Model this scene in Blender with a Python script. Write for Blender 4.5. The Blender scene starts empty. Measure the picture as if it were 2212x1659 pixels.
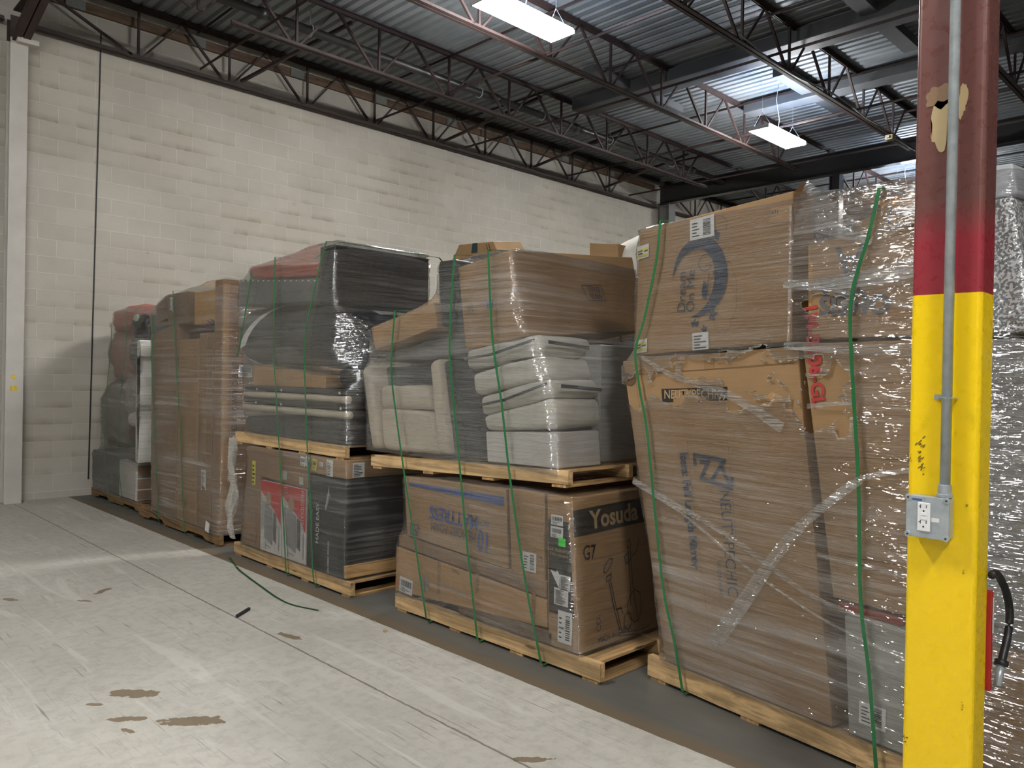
import bpy, bmesh, math, random
from mathutils import Vector, Matrix, noise
random.seed(7)
sc = bpy.context.scene
C = sc.collection
PI = math.pi

# ------------------------------------------------------------------ camera, world, exposure
F_PX, W_PX, H_PX = 1687.5, 2212, 1659
YAW, PITCH, ROLL, CAM_H = 0.777916, -0.0058629, 0.018912, 1.55
cam_d = bpy.data.cameras.new('camera'); cam = bpy.data.objects.new('camera', cam_d); C.objects.link(cam)
fwd = Vector((math.sin(YAW)*math.cos(PITCH), math.cos(YAW)*math.cos(PITCH), math.sin(PITCH)))
rgt = Vector((math.cos(YAW), -math.sin(YAW), 0)); upv = rgt.cross(fwd)
c_, s_ = math.cos(ROLL), math.sin(ROLL)
r2 = rgt*c_ + upv*s_; u2 = upv*c_ - rgt*s_
cam.matrix_world = Matrix(((r2.x, u2.x, -fwd.x, 0), (r2.y, u2.y, -fwd.y, 0), (r2.z, u2.z, -fwd.z, CAM_H), (0, 0, 0, 1)))
cam_d.sensor_fit = 'HORIZONTAL'; cam_d.sensor_width = 36; cam_d.lens = 36*F_PX/W_PX
cam_d.clip_start = 0.05; cam_d.clip_end = 200
sc.camera = cam
wd = bpy.data.worlds.new('world'); sc.world = wd; wd.use_nodes = True
wd.node_tree.nodes['Background'].inputs[0].default_value = (0.75, 0.8, 0.9, 1)
wd.node_tree.nodes['Background'].inputs[1].default_value = 0.02
sc.view_settings.view_transform = 'Standard'; sc.view_settings.look = 'None'
sc.view_settings.gamma = 1; sc.view_settings.exposure = 1.92; sc.view_settings.use_curve_mapping = False
cy = sc.cycles
cy.transparent_max_bounces = 24; cy.max_bounces = 5; cy.diffuse_bounces = 3; cy.glossy_bounces = 3
cy.use_denoising = True; cy.use_adaptive_sampling = True; cy.adaptive_threshold = 0.08; cy.sample_clamp_indirect = 10
LAMP_STRENGTH = 34.0      # ceiling fixtures
LAMP_COLOR = (1.0, 0.97, 0.925)

# ------------------------------------------------------------------ materials
MATS = {}
def nt(name):
    m = bpy.data.materials.new(name); m.use_nodes = True
    t = m.node_tree; b = t.nodes['Principled BSDF']
    return m, t, b
def node(t, kind, **kw):
    n = t.nodes.new(kind)
    for k, v in kw.items():
        if k.startswith('i_'): n.inputs[int(k[2:])].default_value = v
        else: setattr(n, k, v)
    return n
def coords(t, scale=(1, 1, 1), rot=(0, 0, 0), loc=(0, 0, 0), src='Object', obj=None):
    tc = node(t, 'ShaderNodeTexCoord'); mp = node(t, 'ShaderNodeMapping')
    mp.inputs['Scale'].default_value = scale; mp.inputs['Rotation'].default_value = rot; mp.inputs['Location'].default_value = loc
    if src == 'World':
        g = node(t, 'ShaderNodeNewGeometry'); t.links.new(g.outputs['Position'], mp.inputs['Vector'])
    else: t.links.new(tc.outputs[src], mp.inputs['Vector'])
    return mp.outputs['Vector']
def noise_n(t, vec, scale, detail=3, rough=.55, dist=0):
    n = node(t, 'ShaderNodeTexNoise'); n.inputs['Scale'].default_value = scale
    n.inputs['Detail'].default_value = detail; n.inputs['Roughness'].default_value = rough; n.inputs['Distortion'].default_value = dist
    t.links.new(vec, n.inputs['Vector']); return n.outputs['Fac']
def ramp(t, fac, stops):
    r = node(t, 'ShaderNodeValToRGB'); cr = r.color_ramp
    while len(cr.elements) < len(stops): cr.elements.new(.5)
    for e, (p, c) in zip(cr.elements, stops):
        e.position = p; e.color = (c, c, c, 1) if not hasattr(c, '__len__') else (*c, 1)
    t.links.new(fac, r.inputs['Fac']); return r.outputs['Color']
def mixc(t, fac, a, b, mode='MIX'):
    m = node(t, 'ShaderNodeMix', data_type='RGBA', blend_type=mode)
    for s, v in ((0, fac), (6, a), (7, b)):
        if hasattr(v, 'node'): t.links.new(v, m.inputs[s])
        else: m.inputs[s].default_value = v if s == 0 else (*v, 1)
    return m.outputs[2]
def math_n(t, op, a, b=0.0, c=None, clamp=False):
    m = node(t, 'ShaderNodeMath', operation=op, use_clamp=clamp)
    for i, v in enumerate((a, b, c)):
        if v is None: continue
        if hasattr(v, 'node'): t.links.new(v, m.inputs[i])
        else: m.inputs[i].default_value = v
    return m.outputs[0]
def bump(t, b, h, strength=.3, dist=.01):
    bn = node(t, 'ShaderNodeBump'); bn.inputs['Strength'].default_value = strength; bn.inputs['Distance'].default_value = dist
    t.links.new(h, bn.inputs['Height']); t.links.new(bn.outputs[0], b.inputs['Normal'])
def srgb(r, g, b):
    f = lambda v: (v/255/12.92) if v/255 <= .04045 else ((v/255+.055)/1.055)**2.4
    return (f(r), f(g), f(b))
def plain(name, col, rough=.6, metal=0, vary=.12, nscale=6, spec=.5, bmp=0, emit=0):
    if name in MATS: return MATS[name]
    m, t, b = nt(name); v = coords(t)
    n = noise_n(t, v, nscale, 4)
    k = ramp(t, n, [(0.25, 1-vary), (0.75, 1+vary*0.3)])
    t.links.new(mixc(t, 1.0, col, k, 'MULTIPLY'), b.inputs['Base Color'])
    b.inputs['Roughness'].default_value = rough; b.inputs['Metallic'].default_value = metal
    b.inputs['Specular IOR Level'].default_value = spec
    if bmp: bump(t, b, noise_n(t, v, nscale*8, 3), bmp, .004)
    if emit:
        b.inputs['Emission Color'].default_value = (*col, 1); b.inputs['Emission Strength'].default_value = emit
    MATS[name] = m; return m
def card(name, col, rough=.75, gloss=.25):
    if name in MATS: return MATS[name]
    m, t, b = nt(name)
    v = coords(t); w = coords(t, src='World')
    n1 = noise_n(t, w, 2.3, 4); k = ramp(t, n1, [(0.3, .84), (0.72, 1.06)])
    c1 = mixc(t, 1.0, col, k, 'MULTIPLY')
    fl = noise_n(t, coords(t, (1.5, 1.5, 90), src='World'), 3, 2); k2 = ramp(t, fl, [(0.3, .93), (0.7, 1.04)])
    c2 = mixc(t, 1.0, c1, k2, 'MULTIPLY')
    sc_ = noise_n(t, coords(t, (9, 9, 3), (.5, .2, 0), src='World'), 4, 5, .7, .8); k3 = ramp(t, sc_, [(0.62, 0.), (0.75, .35)])
    c3 = mixc(t, k3, c2, tuple(x*.62 for x in col))
    t.links.new(c3, b.inputs['Base Color'])
    b.inputs['Roughness'].default_value = rough; b.inputs['Specular IOR Level'].default_value = gloss
    bump(t, b, fl, .12, .004)
    MATS[name] = m; return m
def wood(name, col, axis='Y', dark=None):
    key = name + axis
    if key in MATS: return MATS[key]
    m, t, b = nt(key)
    s = {'X': (1.2, 22, 22), 'Y': (22, 1.2, 22), 'Z': (22, 22, 1.2)}[axis]
    v = coords(t, s, src='World')
    n = noise_n(t, v, 1.0, 5, .6, 1.2)
    c1 = mixc(t, ramp(t, n, [(.38, 0.), (.6, 1.)]), tuple(x*.5 for x in col), col)
    k = {'X': (1.6, 7, 7), 'Y': (7, 1.6, 7), 'Z': (7, 7, 1.6)}[axis]
    vo = node(t, 'ShaderNodeTexVoronoi'); vo.inputs['Scale'].default_value = 1.5; t.links.new(coords(t, k, src='World'), vo.inputs['Vector'])
    kn = ramp(t, vo.outputs['Distance'], [(.07, 1.), (.13, 0.)])
    c2 = mixc(t, kn, c1, dark or tuple(x*.22 for x in col))
    w = noise_n(t, coords(t, src='World'), 5, 4); c3 = mixc(t, 1.0, c2, ramp(t, w, [(.3, .75), (.7, 1.1)]), 'MULTIPLY')
    t.links.new(c3, b.inputs['Base Color']); b.inputs['Roughness'].default_value = .7
    bump(t, b, n, .15, .003)
    MATS[key] = m; return m
KR = (.37, .235, .12)
K1 = card('kraft_cardboard', KR); K2 = card('light_kraft_cardboard', (.48, .30, .145)); K3 = card('grey_brown_cardboard', (.29, .19, .115))
K4 = card('golden_cardboard', (.50, .29, .09)); K5 = card('dark_cardboard', (.17, .105, .055))
WHITE_B = card('white_cardboard', (.62, .61, .58)); BLACK_B = card('black_cardboard', (.028, .03, .032), .5, .5)
GREY_B = card('grey_cardboard', (.15, .155, .155))
RED = plain('red_print', (.55, .045, .04), .5); PAPER = plain('label_paper', (.72, .73, .72), .45, vary=.05)
INK = plain('black_ink', (.02, .02, .022), .6); NAVY = plain('navy_ink', (.035, .05, .09), .7); BLUEINK = plain('blue_ink', (.05, .1, .3), .7)
WHITEINK = plain('white_ink', (.6, .6, .6), .6); KINK = plain('kraft_coloured_print', (.42, .30, .17), .7)
YEL_L = plain('yellow_label', (.72, .66, .06), .5); GRN_L = plain('green_label', (.05, .8, .07), .5); GRY = plain('grey_print', (.3, .3, .3), .6)
TAPE = plain('clear_brown_tape', (.33, .2, .1), .18, vary=.1); REDINK = plain('red_ink', (.5, .05, .05), .6)
SW = wood('pine_lumber', (.74, .50, .25), 'Y'); SWX = wood('pine_lumber', (.58, .36, .16), 'X')
OW = wood('old_oak_lumber', (.33, .20, .09), 'Y'); OWX = wood('old_oak_lumber', (.25, .15, .07), 'X')
BLKP = plain('black_plastic', (.012, .013, .014), .28, bmp=.3, nscale=3); BLKF = plain('charcoal_fabric', (.035, .037, .04), .8, bmp=.3, nscale=9)
CREAM = plain('cream_fabric', (.62, .56, .45), .9, bmp=.35, nscale=14); WFAB = plain('pale_fabric', (.60, .59, .53), .85, bmp=.35, nscale=12)
DGREY = plain('dark_grey_fabric', (.075, .08, .085), .85, bmp=.3, nscale=12); GREYFOAM = plain('grey_felt', (.10, .105, .105), .6, bmp=.3)
PINK = plain('pink_blanket', (.5, .2, .16), .9, bmp=.5); REDBAG = plain('red_bag', (.33, .05, .025), .4, bmp=.4)
GALV = plain('galvanised_steel', (.50, .56, .60), .35, .45, vary=.25, nscale=30); STEELP = plain('dark_red_steel_primer', (.036, .020, .018), .6, vary=.3)
PIPEM = plain('dark_steel_pipe', (.05, .05, .05), .35, .4); GREENS = plain('green_plastic_strap', (.022, .17, .055), .35)
WPAINT = plain('white_painted_steel', (.55, .53, .49), .5, vary=.14, nscale=4, bmp=.15)
RUBBER = plain('black_rubber', (.018, .019, .02), .42)

def mat_floor():
    m, t, b = nt('painted_concrete_floor')
    w = coords(t, src='World')
    sx = node(t, 'ShaderNodeSeparateXYZ'); t.links.new(w, sx.inputs[0]); X, Y = sx.outputs[0], sx.outputs[1]
    # paint, mottled
    n1 = noise_n(t, w, 1.3, 5, .6); n2 = noise_n(t, w, 14, 5, .7)
    base = mixc(t, ramp(t, n1, [(.3, 0.), (.7, 1.)]), (.44, .425, .38), (.55, .53, .48))
    base = mixc(t, ramp(t, n2, [(.38, .45), (.55, 0.)]), base, (.33, .315, .28))
    # tyre swirls: distorted stretched noise
    for rz, scl, lo, col, amt, ds in ((.35, (5, .55, 1), .60, (.62, .61, .56), .55, .9), (-.3, (7, .6, 1), .62, (.60, .59, .55), .5, 1.4), (.9, (14, .9, 1), .64, (.2, .2, .185), .3, .6)):
        s = noise_n(t, coords(t, scl, (0, 0, rz), src='World'), 1.1, 4, .6, ds)
        base = mixc(t, math_n(t, 'MULTIPLY', ramp(t, s, [(lo, 0.), (lo+.06, 1.)]), amt), base, col)
    # fine dark scratches
    for rz, sc3 in ((.5, (70, 1.5, 1)), (1.9, (60, 2.5, 1)), (-.4, (90, 5, 1)), (1.1, (50, 1.0, 1))):
        s = noise_n(t, coords(t, sc3, (0, 0, rz), src='World'), 1.0, 2, .5, .3)
        msk = noise_n(t, w, 2.1, 2)
        base = mixc(t, math_n(t, 'MULTIPLY', ramp(t, s, [(.67, 0.), (.73, .65)]), ramp(t, msk, [(.42, 0.), (.60, 1.)])), base, (.12, .11, .10))
    # chipped paint
    ch = noise_n(t, coords(t, (1, 1.6, 1), (0, 0, .5), src='World'), 3.6, 5, .55, .2)
    chip = ramp(t, ch, [(.735, 0.), (.742, 1.)])
    ch2 = noise_n(t, coords(t, (1.5, 3, 1), (0, 0, .9), src='World'), 9, 3, .5, .1)
    chip = math_n(t, 'MAXIMUM', chip, ramp(t, ch2, [(.76, 0.), (.767, 1.)]))
    def blot(cx, cy, rx, ry, ang):
        v = coords(t, (1/rx, 1/ry, 1), src='World')   # mapping scales after rotation: use nodes
        d = node(t, 'ShaderNodeVectorMath', operation='SUBTRACT'); t.links.new(w, d.inputs[0]); d.inputs[1].default_value = (cx, cy, 0)
        rt = node(t, 'ShaderNodeVectorRotate', rotation_type='Z_AXIS'); rt.inputs['Angle'].default_value = -ang; t.links.new(d.outputs[0], rt.inputs['Vector'])
        ml = node(t, 'ShaderNodeVectorMath', operation='MULTIPLY'); t.links.new(rt.outputs[0], ml.inputs[0]); ml.inputs[1].default_value = (1/rx, 1/ry, 0)
        ln = node(t, 'ShaderNodeVectorMath', operation='LENGTH'); t.links.new(ml.outputs[0], ln.inputs[0])
        e = math_n(t, 'ADD', ln.outputs['Value'], math_n(t, 'MULTIPLY', math_n(t, 'SUBTRACT', noise_n(t, w, 22, 4), .5), 1.6))
        return ramp(t, e, [(.88, 1.), (.92, 0.)])
    for bl in ((1.36, 3.94, .05, .13, .75), (1.18, 3.93, .02, .05, .8), (1.24, 3.67, .03, .09, .9), (1.45, 3.45, .05, .16, .9), (1.83, 5.94, .03, .09, -.9), (1.66, 5.76, .02, .06, .6), (2.31, 2.19, .025, .09, .9), (1.3, 6.11, .03, .07, .4), (2.33, 4.2, .03, .1, .2), (1.2, 3.55, .015, .05, .3)):
        chip = math_n(t, 'MAXIMUM', chip, blot(*bl))
    base = mixc(t, chip, base, mixc(t, n2, (.18, .13, .09), (.24, .20, .13)))
    # saw-cut joint at X = 2.25
    jn = math_n(t, 'ABSOLUTE', math_n(t, 'SUBTRACT', math_n(t, 'ADD', X, math_n(t, 'MULTIPLY', math_n(t, 'SUBTRACT', noise_n(t, w, 25, 3), .5), .012)), 2.255))
    jm = ramp(t, jn, [(.0035, 1.), (.007, 0.)]); base = mixc(t, math_n(t, 'MULTIPLY', jm, .8), base, (.10, .085, .065))
    # bare strip
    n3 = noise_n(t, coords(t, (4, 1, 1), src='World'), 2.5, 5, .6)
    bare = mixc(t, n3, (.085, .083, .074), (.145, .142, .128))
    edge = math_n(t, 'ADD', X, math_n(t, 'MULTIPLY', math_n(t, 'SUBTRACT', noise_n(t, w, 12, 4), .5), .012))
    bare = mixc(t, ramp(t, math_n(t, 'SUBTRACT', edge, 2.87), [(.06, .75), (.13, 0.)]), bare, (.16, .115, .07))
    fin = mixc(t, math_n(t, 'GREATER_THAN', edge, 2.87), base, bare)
    t.links.new(fin, b.inputs['Base Color'])
    t.links.new(ramp(t, n1, [(.3, .42), (.7, .6)]), b.inputs['Roughness']); b.inputs['Specular IOR Level'].default_value = .4
    h = math_n(t, 'SUBTRACT', math_n(t, 'MULTIPLY', n2, .4), math_n(t, 'ADD', chip, jm))
    bump(t, b, h, .35, .003)
    return m
def mat_block(xoff=0.0):
    m, t, b = nt('painted_block_wall')
    w = coords(t, src='World')
    sx = node(t, 'ShaderNodeSeparateXYZ'); t.links.new(w, sx.inputs[0])
    cb = node(t, 'ShaderNodeCombineXYZ')
    zz = math_n(t, 'SUBTRACT', sx.outputs[2], .41*.2032)
    t.links.new(math_n(t, 'ADD', math_n(t, 'SUBTRACT', sx.outputs[0], .15*.4064), 40*.4064), cb.inputs[0]); t.links.new(zz, cb.inputs[1])
    br = node(t, 'ShaderNodeTexBrick', offset=.5, offset_frequency=2)
    t.links.new(cb.outputs[0], br.inputs['Vector'])
    br.inputs['Scale'].default_value = 1; br.inputs['Brick Width'].default_value = .4064; br.inputs['Row Height'].default_value = .2032
    br.inputs['Mortar Size'].default_value = .007; br.inputs['Mortar Smooth'].default_value = .3
    br.inputs['Color1'].default_value = (.465, .44, .385, 1); br.inputs['Color2'].default_value = (.50, .475, .42, 1); br.inputs['Mortar'].default_value = (.58, .56, .51, 1)
    br.inputs['Bias'].default_value = 0
    n = noise_n(t, w, 1.1, 4, .6); col = mixc(t, 1.0, br.outputs['Color'], ramp(t, n, [(.3, .88), (.7, 1.06)]), 'MULTIPLY')
    # dust on the lower part of each block, patchy
    fr = math_n(t, 'FRACT', math_n(t, 'DIVIDE', zz, .2032))
    low = ramp(t, fr, [(.06, 1.), (.45, 0.)])
    patch = ramp(t, noise_n(t, coords(t, (.55, 1, 1.3), src='World'), 1.0, 4, .6), [(.43, 0.), (.62, 1.)])
    soft = ramp(t, noise_n(t, w, 6, 4), [(.3, .35), (.65, 1.)])
    cell = node(t, 'ShaderNodeVectorMath', operation='SNAP'); t.links.new(cb.outputs[0], cell.inputs[0]); cell.inputs[1].default_value = (.2032, .2032, 1)
    wn = node(t, 'ShaderNodeTexWhiteNoise', noise_dimensions='2D'); t.links.new(cell.outputs[0], wn.inputs['Vector'])
    soft = math_n(t, 'MULTIPLY', soft, ramp(t, wn.outputs['Value'], [(.15, .25), (.8, 1.)]))
    d = math_n(t, 'MULTIPLY', math_n(t, 'MULTIPLY', low, patch), soft)
    col = mixc(t, math_n(t, 'MULTIPLY', d, .75), col, (.19, .155, .10))
    # large yellowed area and black smudges
    col = mixc(t, math_n(t, 'MULTIPLY', patch, .22), col, (.38, .34, .25))
    sm = ramp(t, noise_n(t, coords(t, (1, 1, 1.2), src='World'), 3.1, 5, .65, .5), [(.69, 0.), (.78, .65)])
    col = mixc(t, sm, col, (.13, .125, .11))
    # blends to a darker grey above the joist line
    top = ramp(t, math_n(t, 'SUBTRACT', sx.outputs[2], 5.35), [(.1, 0.), (.3, .42)])
    col = mixc(t, top, col, (.2, .19, .17))
    t.links.new(col, b.inputs['Base Color']); b.inputs['Roughness'].default_value = .7
    h = math_n(t, 'ADD', math_n(t, 'MULTIPLY', br.outputs['Fac'], .6), math_n(t, 'MULTIPLY', noise_n(t, w, 40, 3), .35))
    bump(t, b, h, .8, .008)
    return m
def mat_deck():
    m, t, b = nt('galvanised_roof_deck')
    w = coords(t, src='World')
    n = noise_n(t, w, 1.4, 4); n2 = noise_n(t, coords(t, (1, .15, 1), src='World'), 3, 3)
    col = mixc(t, ramp(t, n, [(.3, 0.), (.7, 1.)]), (.21, .23, .245), (.33, .355, .37))
    col = mixc(t, math_n(t, 'MULTIPLY', n2, .4), col, (.15, .165, .175))
    t.links.new(col, b.inputs['Base Color']); b.inputs['Metallic'].default_value = .35; b.inputs['Roughness'].default_value = .55
    return m
def mat_column():
    m, t, b = nt('column_paint')
    w = coords(t, src='World')
    sx = node(t, 'ShaderNodeSeparateXYZ'); t.links.new(w, sx.inputs[0]); Z = sx.outputs[2]
    n = noise_n(t, w, 3, 4); n2 = noise_n(t, w, 30, 4)
    yel = mixc(t, n, (.90, .60, .004), (.95, .68, .006))
    rd_ = mixc(t, n, (.27, .025, .035), (.32, .035, .05))
    brn = mixc(t, n, (.13, .05, .045), (.16, .065, .055))
    red = mixc(t, ramp(t, math_n(t, 'ADD', math_n(t, 'SUBTRACT', Z, 2.0), math_n(t, 'MULTIPLY', math_n(t, 'SUBTRACT', n, .5), .25)), [(0.0, 0.), (.14, 1.)]), rd_, brn)
    col = mixc(t, math_n(t, 'GREATER_THAN', Z, 1.835), yel, red)
    dirt = ramp(t, noise_n(t, coords(t, (1, 1, .6), src='World'), 7, 5, .7, .6), [(.72, 0.), (.9, .5)])
    col = mixc(t, dirt, col, (.16, .10, .02))
    t.links.new(col, b.inputs['Base Color']); t.links.new(ramp(t, n2, [(.3, .22), (.7, .4)]), b.inputs['Roughness'])
    bump(t, b, noise_n(t, w, 9, 2), .05, .003)
    return m
def mat_film(name, haze=.22, seed=0.0, tilt=.0, holes=None, gloss=.12, milky=(.8, .8, .8)):
    """Stretch film: clear sheet with milky stretch streaks that run around the load."""
    m, t, b = nt(name)
    t.nodes.remove(b); out = t.nodes['Material Output']
    w = coords(t, src='World')
    def streak(ang, sc_, sh, lo, hi, amt):
        # rotate in both vertical planes so that streaks climb along either face
        v = coords(t, (sh, sh, sc_), (ang, ang*.6, 0), (seed, seed*.7, seed*1.3), src='World')
        return math_n(t, 'MULTIPLY', ramp(t, noise_n(t, v, 1.0, 3, .62, .15), [(lo, 0.), (hi, 1.)]), amt)
    s1 = streak(tilt, 46, .9, .46, .70, .8); s2 = streak(tilt+.17, 17, .6, .52, .68, .75)
    s = math_n(t, 'ADD', s1, s2)
    big = ramp(t, noise_n(t, coords(t, (1, 1, 1.6), (tilt*2, 0, 0), (seed, 0, seed), src='World'), 1.3, 1), [(.36, .35), (.64, 1.75 if haze < .25 else 1.3)])
    dens = math_n(t, 'MULTIPLY', math_n(t, 'MULTIPLY_ADD', s, haze, haze*.22), big, clamp=True)
    # wrinkle bump
    hb = math_n(t, 'ADD', noise_n(t, coords(t, (1.6, 1.6, 55), (tilt+.08, tilt*.6, 0), src='World'), 1.3, 2.5, .65, .3),
                math_n(t, 'MULTIPLY', noise_n(t, coords(t, (5, 5, 22), (-.25, .15, 0), src='World'), 1.6, 2, .6, .6), .8))
    bn = node(t, 'ShaderNodeBump'); bn.inputs['Strength'].default_value = .9; bn.inputs['Distance'].default_value = .02; t.links.new(hb, bn.inputs['Height'])
    gl = node(t, 'ShaderNodeBsdfGlossy'); gl.inputs['Roughness'].default_value = .055; gl.inputs['Color'].default_value = (1, 1, 1, 1); t.links.new(bn.outputs[0], gl.inputs['Normal'])
    tr = node(t, 'ShaderNodeBsdfTransparent'); tr.inputs['Color'].default_value = (.965, .965, .965, 1)
    df = node(t, 'ShaderNodeBsdfDiffuse'); df.inputs['Color'].default_value = (*milky, 1)
    tl = node(t, 'ShaderNodeBsdfTranslucent'); tl.inputs['Color'].default_value = (*milky, 1)
    dm = node(t, 'ShaderNodeMixShader'); dm.inputs[0].default_value = .35; t.links.new(df.outputs[0], dm.inputs[1]); t.links.new(tl.outputs[0], dm.inputs[2])
    fr = node(t, 'ShaderNodeFresnel'); fr.inputs['IOR'].default_value = 1.45; t.links.new(bn.outputs[0], fr.inputs['Normal'])
    gf = math_n(t, 'MULTIPLY_ADD', fr.outputs[0], .45, gloss*.9, clamp=True)
    m1 = node(t, 'ShaderNodeMixShader'); t.links.new(dens, m1.inputs[0]); t.links.new(tr.outputs[0], m1.inputs[1]); t.links.new(dm.outputs[0], m1.inputs[2])
    m2 = node(t, 'ShaderNodeMixShader'); t.links.new(gf, m2.inputs[0]); t.links.new(m1.outputs[0], m2.inputs[1]); t.links.new(gl.outputs[0], m2.inputs[2])
    last = m2.outputs[0]
    if holes:
        tot = None
        for (hx, hy, hz, rx, ry, rz) in holes:
            d = node(t, 'ShaderNodeVectorMath', operation='SUBTRACT'); t.links.new(w, d.inputs[0]); d.inputs[1].default_value = (hx, hy, hz)
            ml = node(t, 'ShaderNodeVectorMath', operation='MULTIPLY'); t.links.new(d.outputs[0], ml.inputs[0]); ml.inputs[1].default_value = (1/rx, 1/ry, 1/rz)
            ln = node(t, 'ShaderNodeVectorMath', operation='LENGTH'); t.links.new(ml.outputs[0], ln.inputs[0])
            e = math_n(t, 'ADD', ln.outputs['Value'], math_n(t, 'MULTIPLY', math_n(t, 'SUBTRACT', noise_n(t, w, 9, 3, .5, .5), .5), 2.2))
            tot = e if tot is None else math_n(t, 'MINIMUM', tot, e)
        rim = ramp(t, tot, [(.85, .75), (1.0, 0.)]); m4 = node(t, 'ShaderNodeMixShader'); t.links.new(rim, m4.inputs[0]); t.links.new(last, m4.inputs[1]); t.links.new(gl.outputs[0], m4.inputs[2]); last = m4.outputs[0]
        tot = math_n(t, 'LESS_THAN', tot, .85)
        t2 = node(t, 'ShaderNodeBsdfTransparent'); m3 = node(t, 'ShaderNodeMixShader')
        t.links.new(tot, m3.inputs[0]); t.links.new(last, m3.inputs[1]); t.links.new(t2.outputs[0], m3.inputs[2]); last = m3.outputs[0]
    t.links.new(last, out.inputs['Surface'])
    return m

# ------------------------------------------------------------------ mesh helpers
def tag(o, label=None, cat=None, group=None, kind=None):
    if label: o['label'] = label
    if cat: o['category'] = cat
    if group: o['group'] = group
    if kind: o['kind'] = kind
    return o
def link(name, bm, mat, parent=None, smooth=False, bevel=0, segs=2, hide_end=False):
    """Link a bmesh given in world space; the origin goes to the base centre of its bounds."""
    me = bpy.data.meshes.new(name)
    bmesh.ops.recalc_face_normals(bm, faces=bm.faces)
    xs = [v.co for v in bm.verts]
    if parent is not None and 'org' in parent: pass
    cx = (min(v.x for v in xs)+max(v.x for v in xs))/2; cy_ = (min(v.y for v in xs)+max(v.y for v in xs))/2; cz = min(v.z for v in xs)
    org = Vector((cx, cy_, cz))
    for v in bm.verts: v.co -= org
    bm.to_mesh(me); bm.free()
    if smooth:
        for p in me.polygons: p.use_smooth = True
    for mm in (mat if isinstance(mat, (list, tuple)) else [mat]): me.materials.append(mm)
    o = bpy.data.objects.new(name, me); C.objects.link(o)
    if parent is not None:
        o.parent = parent; o.location = org - world_org(parent)
    else: o.location = org
    if bevel:
        md = o.modifiers.new('bevel', 'BEVEL'); md.width = bevel; md.segments = segs; md.limit_method = 'ANGLE'; md.angle_limit = .6
    return o
def world_org(o):
    p = Vector(o.location)
    while o.parent is not None: o = o.parent; p += Vector(o.location)
    return p
def empty(name, loc, label, cat, group=None):
    o = bpy.data.objects.new(name, None); C.objects.link(o); o.location = loc; o.empty_display_size = .1
    return tag(o, label, cat, group)
def bx(bm, x0, x1, y0, y1, z0, z1):
    vs = [bm.verts.new((x, y, z)) for z in (z0, z1) for y in (y0, y1) for x in (x0, x1)]
    for f in ((0, 1, 3, 2), (4, 6, 7, 5), (0, 4, 5, 1), (2, 3, 7, 6), (0, 2, 6, 4), (1, 5, 7, 3)): bm.faces.new([vs[i] for i in f])
    return vs
def box(name, x0, x1, y0, y1, z0, z1, mat, parent=None, bevel=0, **k):
    bm = bmesh.new(); bx(bm, min(x0, x1), max(x0, x1), min(y0, y1), max(y0, y1), min(z0, z1), max(z0, z1)); return link(name, bm, mat, parent, bevel=bevel, **k)
def tube_bm(bm, pts, r, n=8, cap=True, close=False):
    pts = [Vector(p) for p in pts]; rings = []
    ref = Vector((0, 0, 1))
    for i, p in enumerate(pts):
        a = pts[max(i-1, 0)]; b = pts[min(i+1, len(pts)-1)]; d = (b-a).normalized()
        u = d.cross(ref if abs(d.z) < .95 else Vector((1, 0, 0))).normalized(); v = u.cross(d)
        rr = r[i] if hasattr(r, '__len__') else r
        rings.append([bm.verts.new(p+u*math.cos(2*PI*k/n)*rr+v*math.sin(2*PI*k/n)*rr) for k in range(n)])
    for a, b in zip(rings, rings[1:]):
        for k in range(n): bm.faces.new((a[k], a[(k+1) % n], b[(k+1) % n], b[k]))
    if cap: bm.faces.new(rings[0][::-1]); bm.faces.new(rings[-1])
def tube(name, pts, r, mat, parent=None, n=8):
    bm = bmesh.new(); tube_bm(bm, pts, r, n); return link(name, bm, mat, parent, smooth=True)
def bar(bm, a, b, w, h, ref=Vector((0, 0, 1))):
    a, b = Vector(a), Vector(b); d = (b-a).normalized(); u = d.cross(ref)
    if u.length < 1e-3: u = d.cross(Vector((1, 0, 0)))
    u.normalize(); v = u.cross(d); vs = []
    for p in (a, b):
        for su, sv in ((-1, -1), (1, -1), (1, 1), (-1, 1)): vs.append(bm.verts.new(p+u*su*w/2+v*sv*h/2))
    for f in ((3, 2, 1, 0), (4, 5, 6, 7), (0, 1, 5, 4), (1, 2, 6, 5), (2, 3, 7, 6), (3, 0, 4, 7)): bm.faces.new([vs[i] for i in f])
class Frame:
    """A vertical face: O + d*s + z up, n points out of the face."""
    def __init__(s, O, d, n): s.O, s.d, s.n = Vector(O), Vector(d).normalized(), Vector(n).normalized()
    def p(s, a, z, out=0.0): return s.O + s.d*a + s.n*out + Vector((0, 0, z))
def front(X): return Frame((X, 0, 0), (0, -1, 0), (-1, 0, 0))        # faces the aisle; s = -Y
def side(X, Y): return Frame((X, Y, 0), (1, 0, 0), (0, -1, 0))       # end face towards the camera; s = distance along +X
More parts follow.
